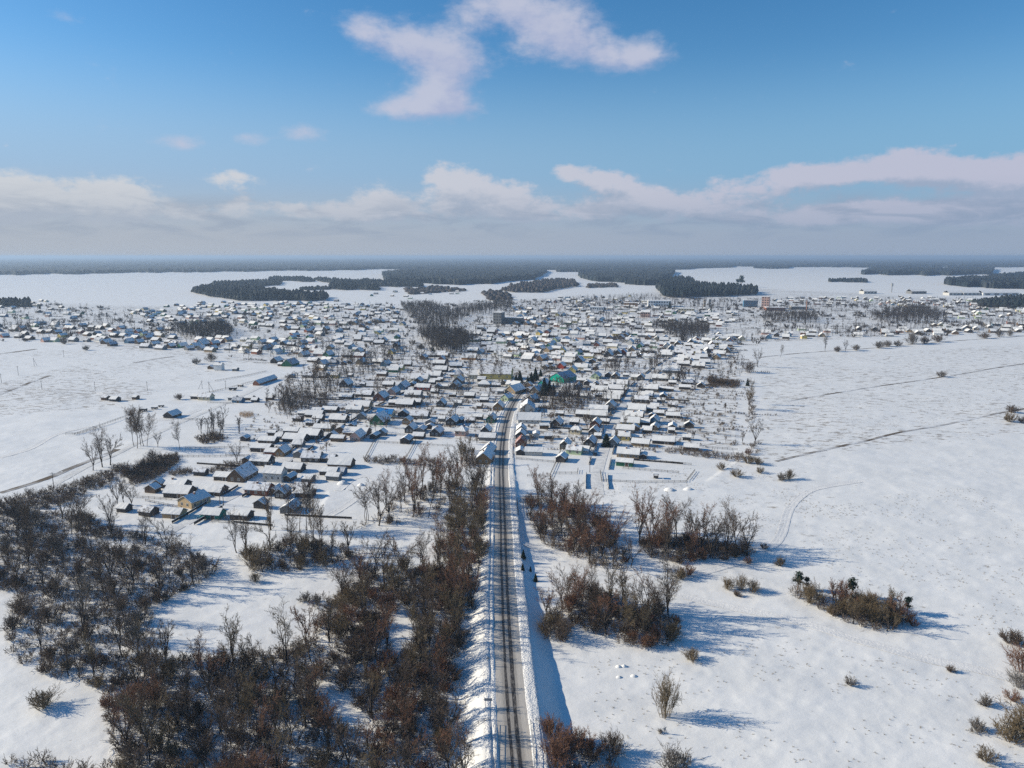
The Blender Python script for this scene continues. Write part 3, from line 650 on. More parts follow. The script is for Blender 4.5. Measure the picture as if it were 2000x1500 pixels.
block('apartment_block', 1494, 603, 14, 23, 18, 'pink', 'tall pinkish apartment block below the far pines', 'building', 5, 3, -25)
block('apartment_block', 1466, 600, 26, 13, 16, 'blue', 'grey blue apartment block left of the pinkish block', 'building', 4, 8, -10)
block('silo_tower', 1376, 601, 4, 16, 5, 'tan', 'left one of two thin beige towers by the pine wood', 'tower', 3, 1)
block('silo_tower', 1386, 600, 4, 15, 5, 'grey', 'right one of two thin towers by the pine wood', 'tower', 3, 1)
block('factory_hall', 1515, 607, 36, 6, 22, 'rust', 'long brick hall under snow beside the factory yard', 'building', 1, 9, -8)
block('factory_hall', 1562, 605, 32, 6, 20, 'grey', 'grey hall right of the brick hall', 'building', 1, 8, -8)
block('shop', 1340, 612, 30, 9, 22, 'cream', 'pale cream shop at the distant street corner', 'building', 2, 6, -16)
block('shop', 1260, 620, 18, 10, 16, 'pink', 'pinkish two storey house with snowy roof in the centre', 'building', 2, 4, -16, flat=False)
block('shop', 1165, 607, 26, 7, 18, 'white', 'low white building left of the pale curved street', 'building', 1, 6, -12)
for px, w, c, lab in ((1868, 30, 'pale', 'leftmost long farm hangar with pale gable'), (1898, 34, 'pale', 'middle one of the long pale farm hangars'), (1955, 74, 'white', 'longest snow roofed farm hangar at the field edge'), (1795, 30, 'grey', 'grey farm hangar beside the water tower'), (1700, 26, 'pale', 'pale farm shed near the distant road')):
    block('hangar', px, 577 if px > 1800 else 574, w, 5, 26, c, lab, 'hangar', 1, 4, 4, flat=False)
def tower(px, py, hpx, r, label, name, cat, head=True):
    d = dep(py); h = hpx / F * d; X, Y = P(px, py); root = link(name, None, None, (X, Y, 0))
    m = MB(); m.tube((0, 0, -1), (0, 0, h), r, r * .8, 8); link('shaft', m.mesh('shaft', [M['brickwork'] if not head else M['metal']]), root)
    if head:
        m = MB(); m.tube((0, 0, h * .72), (0, 0, h), r * 1.9, r * 1.9, 10); m.tube((0, 0, h), (0, 0, h + r), r * 1.9, .1, 10); link('tank', m.mesh('tank', [M['metal']]), root)
    return tag(root, label, cat)
tower(1741, 571, 17, 1.8, 'thin dark water tower standing alone by the snowy field', 'water_tower', 'tower')
tower(1575, 607, 20, 1.2, 'slim brick chimney of the distant factory', 'factory_chimney', 'chimney', False)
# ------------------------------------------------------------------ trees: branch skeletons turned into three-sided tubes
def tubes(segs):
    """segs: list of (p0, p1, r0, r1) -> V, quads"""
    A = np.array([s[0] for s in segs], float); B = np.array([s[1] for s in segs], float); r0 = np.array([s[2] for s in segs]); r1 = np.array([s[3] for s in segs])
    d = B - A; d /= np.linalg.norm(d, axis=1)[:, None] + 1e-9
    ref = np.where(np.abs(d[:, 2:3]) < .9, np.array([[0, 0, 1.0]]), np.array([[1.0, 0, 0]]))
    u = np.cross(d, ref); u /= np.linalg.norm(u, axis=1)[:, None]; w = np.cross(d, u)
    V = []
    for P0, r in ((A, r0), (B, r1)):
        for i in range(3):
            t = 2 * math.pi * i / 3; V.append(P0 + r[:, None] * (u * math.cos(t) + w * math.sin(t)))
    V = np.stack(V, 1); n = len(segs); base = np.arange(n)[:, None] * 6
    Qd = np.concatenate([base + np.array([[i, (i + 1) % 3, 3 + (i + 1) % 3, 3 + i]]) for i in range(3)], 0)
    return V.reshape(-1, 3), Qd
def unit(v): return v / (np.linalg.norm(v) + 1e-9)
def grow(rg, p, d, L, r, lev, maxlev, limbs, twigs, nch, ang, up, ratio, start=.25, minr=.02, nseg=4):
    n = nseg if lev == 0 else (3 if lev == 1 else (2 if lev == 2 else 1)); dst = limbs if lev <= 1 else twigs
    pts = [p]; ds = [d]
    for i in range(n):
        d = unit(d + rg.normal(0, .10 + .05 * lev, 3) + np.array([0, 0, up * (.5 if lev else .2)])); q = p + d * L / n
        ra = r * (1 - .8 * i / n); rb = r * (1 - .8 * (i + 1) / n)
        dst.append((p, q, max(ra, minr), max(rb, minr * .8))); p = q; pts.append(p); ds.append(d)
    if lev >= maxlev: return
    for k in range(nch[lev]):
        t = start + (1 - start) * (k + rg.random()) / nch[lev]; t = min(t, .99)
        i = min(int(t * n), n - 1); f = t * n - i; q = pts[i] * (1 - f) + pts[i + 1] * f; dd = ds[i + 1]
        az = rg.random() * 2 * math.pi; perp = unit(np.cross(dd, [math.cos(az), math.sin(az), .3])); an = R(ang[lev] * rg.uniform(.7, 1.3))
        cd = unit(dd * math.cos(an) + perp * math.sin(an))
        grow(rg, q, cd, L * ratio[lev] * rg.uniform(.7, 1.2) * (1 - .45 * max(0, t - .3)), r * .5 * (1 - .5 * t) + .005, lev + 1, maxlev, limbs, twigs, nch, ang, up, ratio, .2, minr, nseg)
def tree_proto(seed, h, form='vase', nch=(8, 7, 6), r=.16, minr=.0185, stems=5):
    """vase: low fork into upswept limbs; mast: straight trunk with short rising branches"""
    rg = np.random.default_rng(seed); limbs, twigs = [], []
    if form == 'mast':
        for s_ in range(stems):
            a = rg.random() * 6.28; o = (.5 if stems > 1 else 0); d = unit(np.array([math.cos(a) * .06, math.sin(a) * .06, 1.0]))
            grow(rg, np.array([math.cos(a) * o, math.sin(a) * o, -.3]), d, h * rg.uniform(.85, 1.0), r * .8, 0, 3, limbs, twigs, nch, (36, 36, 38), .14, (.30, .42, .5), .32, minr, 5)
    else:
        fork = h * rg.uniform(.10, .22); top = np.array([rg.normal(0, .2), rg.normal(0, .2), fork]); limbs.append((np.array([0, 0, -.3]), top, r * 1.5, r * 1.15))
        for s_ in range(stems):
            a = 6.28 * (s_ + rg.random() * .6) / stems; t = rg.uniform(.12, .48); d = unit(np.array([math.cos(a) * t, math.sin(a) * t, 1.0]))
            grow(rg, top, d, (h - fork) * rg.uniform(.78, 1.05), r * .85, 0, 3, limbs, twigs, nch, (33, 34, 36), .10, (.34, .42, .5), .30, minr, 5)
    return limbs, twigs
def shrub_proto(seed, h, n=18, fan=.8, nch=(7, 4), minr=.022, base=.22):
    rg = np.random.default_rng(seed); segs = []
    for s in range(n):
        a = rg.random() * 6.28; t = rg.random() ** .7 * fan; d = unit(np.array([math.cos(a) * t, math.sin(a) * t, 1.0]))
        bb = base * h * t / fan * rg.uniform(.6, 1.2); grow(rg, np.array([math.cos(a) * bb, math.sin(a) * bb, -.2]), d, h * rg.uniform(.7, 1.1) * (1.08 - .32 * t / fan), .045, 1, 3, segs, segs, (0, nch[0], nch[1]), (0, 32, 38), .15, (0, .42, .5), .25, minr)
    return segs
BARK = ['bark_dark', 'bark_red', 'bark_olive', 'bark_grey']
TREES, SHRUBS = [], []
specs = [(11, 11.5, 'vase', 4), (12, 12.5, 'mast', 1), (13, 10.5, 'vase', 3), (14, 9.5, 'vase', 6), (15, 13, 'mast', 1), (16, 10.5, 'vase', 5), (17, 8.5, 'vase', 7), (18, 11.5, 'mast', 3)]
for sd_, h, fm, st in specs:
    nch_ = (max(6, 30 // st), 7, 6) if fm == 'vase' else (30 if st == 1 else 14, 7, 5)
    l, t = tree_proto(sd_, h, fm, nch_, stems=st); a = mesh_np('trunk', *tubes(l), [M['bark_dark']]); c = mesh_np('crown', *tubes(t), [M['bark_dark']])
    row = {}
    for k in BARK:
        a2, c2 = a.copy(), c.copy(); a2.name = 'trunk'; c2.name = 'crown'
        a2.materials[0] = M['trunk_bark']; c2.materials[0] = M[k]; row[k] = (a2, c2)
    TREES.append(row)
for sd_, h, n, fan in ((21, 3.0, 32, .9), (22, 3.8, 34, .7), (23, 2.3, 30, 1.2), (24, 4.6, 34, .6), (25, 3.3, 40, 1.0)):
    me = mesh_np('shrub', *tubes(shrub_proto(sd_, h, n, fan)), [M['bark_dark']]); row = {}
    for k in BARK:
        m2 = me.copy(); m2.name = 'shrub'; m2.materials[0] = M[k]; row[k] = m2
    SHRUBS.append(row)
LIGHT_SHRUB = [tubes(shrub_proto(31 + i, 2.6, 13, .95, (5, 2), .031)) for i in range(3)]
MID_SHRUB = [tubes(shrub_proto(66 + i, 2.5, 11, .95, (5, 2), .042)) for i in range(3)]
FAR_SHRUB = [tubes(shrub_proto(36 + i, 2.4, 8, 1.0, (3, 1), .10)) for i in range(3)]
FAR_TREE = []
for i in range(3):
    l, t = tree_proto(41 + i, 11, ('vase', 'mast', 'vase')[i], ((4, 4, 2), (12, 4, 2), (4, 4, 2))[i], minr=.065, r=.2, stems=(3, 1, 3)[i]); FAR_TREE.append(tubes(l + t))
def merged(name, protos, places, matl, label, smax=None):
    """places: (X, Y, z, rot, scale, proto)"""
    Vs, Qs, n = [], [], 0
    for (X, Y, z, a, s, k) in places:
        V0, Q0 = protos[k]; ca, sa = math.cos(a), math.sin(a)
        Vs.append(np.stack([(V0[:, 0] * ca - V0[:, 1] * sa) * s + X, (V0[:, 0] * sa + V0[:, 1] * ca) * s + Y, V0[:, 2] * s + z], 1)); Qs.append(Q0 + n); n += len(V0)
    return tag(link(name, mesh_np(name, np.concatenate(Vs), np.concatenate(Qs), [matl])), label, kind='stuff')
def scatter(poly, spacing, maxn=9999, skip=()):
    W_ = [P(x, y) for x, y in poly]; xs = [p[0] for p in W_]; ys = [p[1] for p in W_]; area = (max(xs) - min(xs)) * (max(ys) - min(ys)); pts = []; grid = {}
    for _ in range(int(area / spacing ** 2 * 4)):
        X, Y = random.uniform(min(xs), max(xs)), random.uniform(min(ys), max(ys))
        if not inpoly(X, Y, W_): continue
        x, y = proj(X, Y)
        if any(inpoly(x, y, q) for q in skip): continue
        g = (int(X // spacing), int(Y // spacing))
        if any((a - X) ** 2 + (b - Y) ** 2 < spacing ** 2 for i in (-1, 0, 1) for j in (-1, 0, 1) for (a, b) in grid.get((g[0] + i, g[1] + j), ())): continue
        grid.setdefault(g, []).append((X, Y)); pts.append((X, Y))
        if len(pts) >= maxn: break
    return pts
TWORD = {'bark_dark': 'dark', 'bark_red': 'reddish brown', 'bark_olive': 'olive brown', 'bark_grey': 'grey brown'}
n_tree = n_shrub = 0; LEFTOVER = []
def bare_tree(X, Y, col, where, group, k=None, s=None, label=None, hs=None):
    global n_tree
    if n_tree >= 334: return
    n_tree += 1
    k = random.randrange(len(TREES)) if k is None else k; s = (s or random.uniform(.66, .95)) * 1.46 * (hs or 1); z = gz(X, Y)
    root = link('bare_tree', None, None, (X, Y, z - .1), random.random() * 6.28, (s * random.uniform(.85, 1.1), s * random.uniform(.85, 1.1), s))
    a, c = TREES[k][col]; link('trunk', a, root); link('crown', c, root)
    form = ('spreading', 'slim', 'forked', 'many stemmed', 'straight', 'round', 'bushy', 'clustered')[k]
    size = 'tall' if s * specs[k][1] > 14 else ('low' if s * specs[k][1] < 10.5 else 'mid sized')
    tag(root, label or '%s %s %s bare tree %s' % (size, form, TWORD[col], where), 'tree', group); return root
def shrub(X, Y, col, where, group, k=None, s=None, label=None):
    global n_shrub
    if n_shrub >= 300: LEFTOVER.append((X, Y)); return
    n_shrub += 1
    k = random.randrange(len(SHRUBS)) if k is None else k; s = (s or random.uniform(.8, 1.2)) * (1.3 if label else 1.2)
    o = link('shrub', SHRUBS[k][col], None, (X, Y, gz(X, Y) - .05), random.random() * 6.28, (s * random.uniform(.9, 1.25), s * random.uniform(.9, 1.25), s))
    w = ('low', 'bushy', 'flat', 'upright', 'broad')[k]
    tag(o, label or '%s leafless %s shrub %s' % (w, TWORD[col], where), 'shrub', group); return o
GAP1 = [(600, 1330), (640, 1325), (720, 1400), (720, 1440), (650, 1420)]
GAP2 = [(160, 1050), (280, 1055), (270, 1075), (170, 1070)]
GAP3 = [(740, 1205), (800, 1190), (830, 1260), (770, 1290)]
# (polygon, tree spacing, max trees, shrub spacing, max shrubs, colours, where, group, tree kinds)
TH = [([(690, 1035), (740, 1032), (830, 1014), (890, 1005), (945, 985), (950, 955), (890, 945), (800, 955), (740, 1000)], 6.0, 30, 7, 8, ['bark_dark', 'bark_dark', 'bark_red'], 'in the alder row beyond the small snowy clearing', 'alders left of the road', [0, 2, 5, 1, 4, 7, 0]),
      ([(880, 1010), (945, 985), (945, 1060), (925, 1180), (900, 1290), (850, 1110), (860, 1060)], 5.0, 28, 4.5, 26, ['bark_olive', 'bark_red', 'bark_olive'], 'on the left bank of the road', 'trees on the road bank', None),
      ([(60, 1310), (280, 1275), (330, 1295), (450, 1285), (560, 1270), (620, 1235), (650, 1170), (690, 1130), (790, 1112), (860, 1110), (900, 1180), (895, 1260), (880, 1340), (862, 1400), (890, 1470), (920, 1560), (230, 1580), (215, 1440), (205, 1345), (120, 1330)], 5.1, 84, 3.9, 120, ['bark_dark', 'bark_dark', 'bark_red', 'bark_olive'], 'in the big thicket left of the road', 'thicket between clearing and road', [2, 3, 5, 6, 0, 7]),
      ([(-60, 1000), (0, 1000), (130, 1008), (270, 1048), (430, 1100), (420, 1125), (340, 1165), (290, 1190), (300, 1235), (280, 1262), (60, 1300), (20, 1290), (20, 1200), (45, 1160), (-60, 1150), (-80, 1020)], 6.6, 40, 5.2, 46, ['bark_dark', 'bark_dark', 'bark_dark', 'bark_grey'], 'in the dark thicket beyond the oval clearing', 'thicket left of the oval clearing', None),
      ([(475, 1085), (560, 1062), (680, 1072), (690, 1095), (630, 1108), (560, 1118), (500, 1118)], 6, 10, 4.5, 14, ['bark_dark', 'bark_olive'], 'in the strip above the oval clearing', 'strip above the oval clearing', None),
      ([(1030, 985), (1060, 975), (1130, 990), (1180, 1020), (1215, 1060), (1235, 1115), (1180, 1112), (1110, 1085), (1050, 1055), (1035, 1015)], 5.2, 32, 5, 14, ['bark_red', 'bark_red', 'bark_dark'], 'in the reddish copse right of the road', 'reddish copse right of the road', [7, 2, 3, 7, 6]),
      ([(1245, 1060), (1300, 1050), (1400, 1060), (1470, 1076), (1470, 1086), (1390, 1092), (1330, 1102), (1270, 1092)], 4.4, 24, 4, 14, ['bark_dark', 'bark_red'], 'in the copse before the open field', 'copse at the open field', [0, 2, 5, 7]),
      ([(1065, 1205), (1120, 1165), (1180, 1172), (1240, 1182), (1300, 1195), (1330, 1218), (1310, 1262), (1240, 1268), (1170, 1245), (1120, 1225), (1100, 1255), (1065, 1245)], 5.5, 20, 3.8, 26, ['bark_dark', 'bark_red', 'bark_olive'], 'in the thicket below the snowy track', 'thicket below the snowy track', [7, 1, 2, 0, 3]),
      ([(1525, 1160), (1570, 1155), (1640, 1180), (1700, 1175), (1760, 1200), (1775, 1222), (1720, 1236), (1640, 1212), (1570, 1178)], 6.5, 9, 3.4, 30, ['bark_olive', 'bark_red', 'bark_olive'], 'in the brush island on the meadow', 'brush island on the meadow', [3, 6, 2]),
      ([(1075, 1430), (1150, 1445), (1200, 1445), (1225, 1485), (1200, 1520), (1250, 1560), (1060, 1560), (1065, 1480)], 9, 4, 4.2, 16, ['bark_red', 'bark_dark'], 'below the road bank near the bridge rail', 'shrubs near the bridge rail', [3, 6])]
n_skip = [GAP1, GAP2, GAP3]
for poly, ts, tn, ss, sn, cols_, where, group, kinds in TH:
    used = []
    for (X, Y) in scatter(poly, ts, tn, n_skip):
        if roaddist(np.array([X]), np.array([Y]))[0][0] < 7.5: continue
        bare_tree(X, Y, random.choice(cols_), where, group, random.choice(kinds) if kinds else None, hs={'alders left of the road': 1.22, 'reddish copse right of the road': 1.05, 'copse at the open field': 1.1, 'brush island on the meadow': .72, 'shrubs near the bridge rail': .6}.get(group, 1)); used.append((X, Y))
    for (X, Y) in scatter(poly, ss, sn * 2, n_skip):
        if roaddist(np.array([X]), np.array([Y]))[0][0] < 7.0: continue
        if any((a - X) ** 2 + (b - Y) ** 2 < 4 for a, b in used) and random.random() < .5: continue
        if sn > 0: shrub(X, Y, random.choice(cols_), where, group); sn -= 1
        else: LEFTOVER.append((X, Y))
# single trees read off the photograph
for x, y, k, s, c, lab in ((1252, 1040, 5, 1.15, 'bark_red', 'broad tall tree at the field side of the copse'), (1305, 1195, 0, 1.0, 'bark_grey', 'round crowned bare tree at the end of the thicket below the track'),
                           (530, 1037, 0, .95, 'bark_dark', 'bare tree beside the grey shed, leftmost of the yard row'), (562, 1040, 1, 1.0, 'bark_dark', 'second bare tree of the yard row by the grey shed'), (585, 1038, 4, 1.0, 'bark_dark', 'slim bare trunk third in the yard row'),
                           (600, 1037, 4, 1.05, 'bark_dark', 'tallest slim trunk of the yard row'), (608, 1037, 1, .9, 'bark_grey', 'thin tree leaning on the tallest yard trunk'), (626, 1037, 5, .7, 'bark_dark', 'short umbrella shaped tree closing the yard row'), (462, 1080, 0, .85, 'bark_grey', 'greyish round tree at the edge of the oval clearing'),
                           (262, 872, 1, 1.1, 'bark_dark', 'leftmost trunk of the tall group by the creek'), (268, 876, 4, 1.15, 'bark_dark', 'second trunk of the tall group by the creek'), (275, 871, 4, 1.1, 'bark_dark', 'middle trunk of the tall group by the creek'), (281, 872, 1, 1.15, 'bark_dark', 'fourth trunk of the tall group by the creek'), (287, 872, 4, .95, 'bark_dark', 'rightmost trunk of the tall group by the creek'),
                           (182, 918, 5, 1.0, 'bark_dark', 'wide dark tree at the creek end of the hedge'), (200, 912, 0, 1.1, 'bark_dark', 'tall tree between hedge and creek'), (215, 908, 2, 1.0, 'bark_dark', 'forked tree beside the hedge'), (352, 880, 1, .85, 'bark_grey', 'slender grey tree at the lane side of the hedge'), (308, 873, 5, .55, 'bark_dark', 'small crooked apple tree beside the hedge'),
                           (243, 985, 3, .8, 'bark_grey', 'pale many stemmed tree in the snowy yard'), (256, 992, 3, .7, 'bark_olive', 'thin stems rising in the snowy yard'), (229, 987, 5, .8, 'bark_dark', 'rounded dark tree at the thicket edge'), (464, 905, 5, .7, 'bark_grey', 'round garden tree beside the farm fence'),
                           (1474, 868, 5, .95, 'bark_grey', 'lone round tree at the corner of the field'), (1450, 866, 5, .5, 'bark_dark', 'small dark tree left of the lone field tree'), (1463, 800, 3, 1.1, 'bark_olive', 'tall bushy tree on the field boundary'), (1469, 790, 1, .9, 'bark_olive', 'slim tree on the field boundary'),
                           (1480, 717, 5, 1.15, 'bark_grey', 'wide rounded tree at the far field corner'), (1611, 686, 0, 1.1, 'bark_grey', 'tallest rounded tree beyond the far field edge'), (1651, 686, 5, .8, 'bark_grey', 'smaller rounded tree beyond the far field edge'), (1524, 698, 4, .7, 'bark_grey', 'slim little tree on the far field edge'),
                           (1278, 728, 0, .9, 'bark_dark', 'dense dark tree standing in the right lane'), (613, 753, 4, 1.05, 'bark_dark', 'tall bare tree amid the left gardens'), (622, 755, 1, 1.1, 'bark_dark', 'tallest bare tree amid the left gardens'), (631, 758, 4, 1.0, 'bark_dark', 'third bare tree amid the left gardens'), (573, 790, 4, 1.1, 'bark_dark', 'tall thin tree by the left garden ditch'),
                           (555, 788, 5, .9, 'bark_dark', 'leaning tree by the left garden ditch'), (645, 780, 1, .8, 'bark_grey', 'grey garden tree behind the low barn'), (742, 787, 4, 1.0, 'bark_dark', 'dark tree in front of the rust brown house'), (910, 905, 3, 1.0, 'bark_olive', 'large bush like tree beside the honey brown house'), (902, 908, 6, .95, 'bark_olive', 'stemmy tree left of the honey brown house'),
                           (667, 720, 4, 1.0, 'bark_dark', 'bare tree over the left garden path'), (685, 722, 1, 1.0, 'bark_dark', 'slim bare tree over the left garden path'), (942, 742, 0, .9, 'bark_dark', 'broad bare tree before the yellow hall'), (962, 748, 4, .9, 'bark_dark', 'thin bare tree before the yellow hall'), (975, 748, 1, .8, 'bark_dark', 'second thin tree before the yellow hall'), (913, 745, 4, 1.2, 'bark_dark', 'very tall bare tree left of the yellow hall')):
    X, Y = P(x, y); bare_tree(X, Y, c, '', 'single bare trees', k, s, lab)
for poly, sp, n, cols_, where, group in (([(245, 928), (280, 902), (345, 888), (350, 902), (300, 938), (260, 948)], 3.2, 30, ['bark_dark'], 'in the dark hedge by the creek', 'dark hedge by the creek'),
        ([(-20, 985), (60, 965), (150, 945), (240, 908), (250, 928), (160, 970), (100, 995), (0, 1010)], 4.5, 26, ['bark_dark'], 'along the overgrown creek', 'shrubs along the creek'), ([(330, 925), (372, 918), (375, 926), (335, 930)], 3, 6, ['bark_dark'], 'in the orchard row behind the farm', 'orchard row behind the farm'),
        ([(385, 925), (440, 908), (480, 905), (480, 915), (430, 922)], 4, 12, ['bark_dark', 'bark_grey'], 'beside the snowy farm garden', 'farm garden shrubs'), ([(380, 858), (420, 850), (440, 862), (400, 868)], 3.5, 12, ['bark_grey', 'bark_olive'], 'between the snowy garden plots', 'shrubs between garden plots'),
        ([(710, 900), (790, 905), (795, 898), (720, 893)], 5, 9, ['bark_dark'], 'at the foot of the striped garden', 'shrubs below the striped garden'), ([(0, 1495), (60, 1478), (130, 1500), (220, 1510), (230, 1570), (0, 1570)], 5, 14, ['bark_olive', 'bark_dark'], 'at the near corner of the meadow', 'shrubs at the near corner')):
    for (X, Y) in scatter(poly, sp, n): shrub(X, Y, random.choice(cols_), where, group)
for x, y, k, s, c, lab in ((85, 1382, 4, 1.0, 'bark_olive', 'lone rounded shrub on the near left snow'), (1350, 1288, 4, .75, 'bark_olive', 'small dark shrub on the meadow below the thicket'), (1524, 1104, 2, 1.0, 'bark_olive', 'rounded shrub above the brush island'), (1660, 1337, 0, .55, 'bark_grey', 'tiny pale shrub in the middle of the meadow'), (1857, 1312, 2, .6, 'bark_dark', 'small shrub beside the meadow track'),
                           (1973, 1258, 0, 1.0, 'bark_dark', 'first of two round shrubs by the right border'), (1992, 1262, 0, .9, 'bark_dark', 'second of two round shrubs by the right border'), (1996, 1312, 3, 1.1, 'bark_red', 'reddish upright shrub by the right border'), (1990, 1342, 3, .7, 'bark_grey', 'thin grey shrub below the reddish one'), (1976, 1366, 0, .7, 'bark_red', 'small reddish shrub near the right border'),
                           (1906, 1427, 2, .85, 'bark_grey', 'flat grey shrub on the near meadow'), (1926, 1376, 2, .8, 'bark_grey', 'pale flat shrub above the grey one'), (1975, 1448, 4, 1.3, 'bark_olive', 'big dark shrub at the near right border'), (1995, 1430, 3, 1.1, 'bark_olive', 'upright shrub behind the big border shrub'), (1926, 1487, 0, .75, 'bark_olive', 'small shrub in the near right snow'),
                           (1320, 1500, 4, 1.1, 'bark_grey', 'wide grey shrub at the lower border of the meadow'), (1340, 1124, 0, 1.0, 'bark_red', 'reddish shrub in front of the copse'), (1330, 1130, 2, 1.1, 'bark_olive', 'low shrub in front of the copse'), (1461, 1099, 0, .6, 'bark_red', 'small reddish ball shrub by the short track'), (1415, 1094, 0, .55, 'bark_dark', 'dark little shrub by the copse'),
                           (1435, 1088, 2, .7, 'bark_dark', 'flat dark shrub by the copse'), (1493, 1072, 0, .6, 'bark_dark', 'dark shrub beside the ski track'), (1420, 1150, 1, .7, 'bark_olive', 'left loose shrub above the meadow track'), (1447, 1152, 3, .75, 'bark_olive', 'tallest loose shrub above the meadow track'), (1470, 1156, 1, .75, 'bark_olive', 'right loose shrub above the meadow track'), (1440, 1164, 2, .6, 'bark_dark', 'lowest loose shrub above the meadow track'),
                           (1785, 1222, 0, .6, 'bark_red', 'small shrub right of the brush island'), (1408, 917, 0, .9, 'bark_olive', 'brown shrub below the railed paddock'), (1439, 932, 0, 1.0, 'bark_olive', 'ball shaped shrub below the field corner'), (1462, 906, 4, 1.1, 'bark_olive', 'wide shrub at the field corner'), (1480, 908, 4, .9, 'bark_olive', 'shrub touching the nearer ditch'), (1484, 924, 0, .8, 'bark_olive', 'small ball shrub near the nearer ditch'),
                           (1525, 938, 2, 1.1, 'bark_grey', 'low pale shrub out on the field'), (1540, 936, 1, .9, 'bark_olive', 'upright shrub out on the field'), (1462, 888, 0, .9, 'bark_red', 'reddish shrub under the lone field tree'), (1976, 806, 4, 1.3, 'bark_dark', 'round dark shrub at the end of the nearer ditch'), (1972, 824, 0, 1.6, 'bark_olive', 'brown round shrub below the ditch end'), (1998, 826, 0, 1.1, 'bark_dark', 'dark shrub at the border below the ditch'),
                           (1838, 736, 4, 1.3, 'bark_grey', 'only large shrub on the farther ditch'), (1390, 748, 4, 1.8, 'bark_dark', 'dark wide brush behind the right gardens'), (1410, 752, 4, 1.5, 'bark_dark', 'second brush clump behind the right gardens'), (1463, 728, 3, 1.6, 'bark_dark', 'dark upright shrub on the boundary below the far corner'), (1635, 687, 4, 1.5, 'bark_dark', 'low dark shrub between two rounded trees'), (1672, 684, 4, 1.6, 'bark_grey', 'round shrub right of the rounded trees'),
                           (1716, 680, 4, 2.0, 'bark_grey', 'left wide shrub on the far field edge'), (1733, 677, 4, 1.8, 'bark_grey', 'second wide shrub on the far field edge'), (1754, 676, 0, 1.8, 'bark_grey', 'small round shrub on the far field edge'), (1782, 672, 1, 2.6, 'bark_grey', 'tall shrub on the far field edge'), (1806, 671, 4, 2.2, 'bark_dark', 'dark shrub on the far field edge'), (1832, 668, 4, 2.2, 'bark_dark', 'rightmost dark shrub of the far hedge'),
                           (1923, 661, 4, 1.9, 'bark_dark', 'round shrub by the distant right row'), (1952, 658, 1, 1.5, 'bark_grey', 'grey shrub by the distant right row'), (1973, 656, 1, 1.6, 'bark_grey', 'grey bush nearest the border on the far field edge'), (126, 672, 4, 1.5, 'bark_grey', 'round frosty shrub below the left rows'), (168, 684, 4, 1.3, 'bark_grey', 'grey shrub alone below the left rows'), (384, 711, 0, 1.6, 'bark_grey', 'round shrub beside the white villa'), (413, 706, 1, 1.6, 'bark_dark', 'dark shrub behind the white villa'),
                           (350, 780, 4, 1.1, 'bark_dark', 'dark shrub left of the cream farmhouse'), (596, 1172, 2, .9, 'bark_grey', 'frosted shrub on the oval clearing'), (620, 1180, 1, .7, 'bark_grey', 'thin shrub on the oval clearing'), (500, 1135, 1, .6, 'bark_olive', 'single small shrub above the oval clearing'), (1290, 1430, 2, .3, 'bark_grey', 'tiny twig tuft below the lone upright tree')):
    X, Y = P(x, y); n_shrub = min(n_shrub, 290); shrub(X, Y, c, '', 'single shrubs', k, s, lab)
for t, sp in zip(TH, (6, 3.4, 2.6, 2.65, 2.6, 2.8, 2.2, 2.6, 2.6, 3.0)):
    LEFTOVER += [q for q in scatter(t[0], sp, 1500, n_skip) if roaddist(np.array([q[0]]), np.array([q[1]]))[0][0] > 7]
for poly, sp in (([(245, 928), (280, 902), (345, 888), (350, 902), (300, 938), (260, 948)], 1.7), ([(-20, 985), (60, 965), (150, 945), (240, 908), (250, 928), (160, 970), (100, 995), (0, 1010)], 2.2), ([(385, 925), (440, 908), (490, 903), (490, 915), (430, 924)], 2.2), ([(330, 925), (372, 918), (375, 926), (335, 930)], 2), ([(380, 858), (420, 846), (445, 858), (400, 868)], 2.2),
                 ([(710, 905), (850, 912), (852, 900), (715, 896)], 2.6), ([(0, 1495), (60, 1478), (130, 1500), (220, 1510), (230, 1570), (0, 1570)], 2.6), ([(1380, 756), (1440, 758), (1445, 745), (1385, 743)], 2.2), ([(1300, 885), (1450, 905), (1460, 895), (1320, 876)], 2.6), ([(905, 915), (930, 915), (925, 880), (900, 880)], 2), ([(1070, 800), (1140, 800), (1130, 770), (1080, 772)], 3), ([(1459, 826), (1474, 826), (1472, 772), (1461, 772)], 4.2), ([(1465, 888), (1490, 888), (1478, 862), (1466, 866)], 4), ([(540, 800), (640, 800), (640, 770), (560, 765)], 3)):
    LEFTOVER += [q for q in scatter(poly, sp, 600) if free(q[0], q[1], .5)]
X, Y = P(1299, 1398); tag(link('upright_bush', SHRUBS[3]['bark_olive'], None, (X, Y, gz(X, Y) - .1), 1.0, (1.15, 1.15, 2.1)), 'lone tall upright bush casting a long shadow on the near meadow', 'bush')
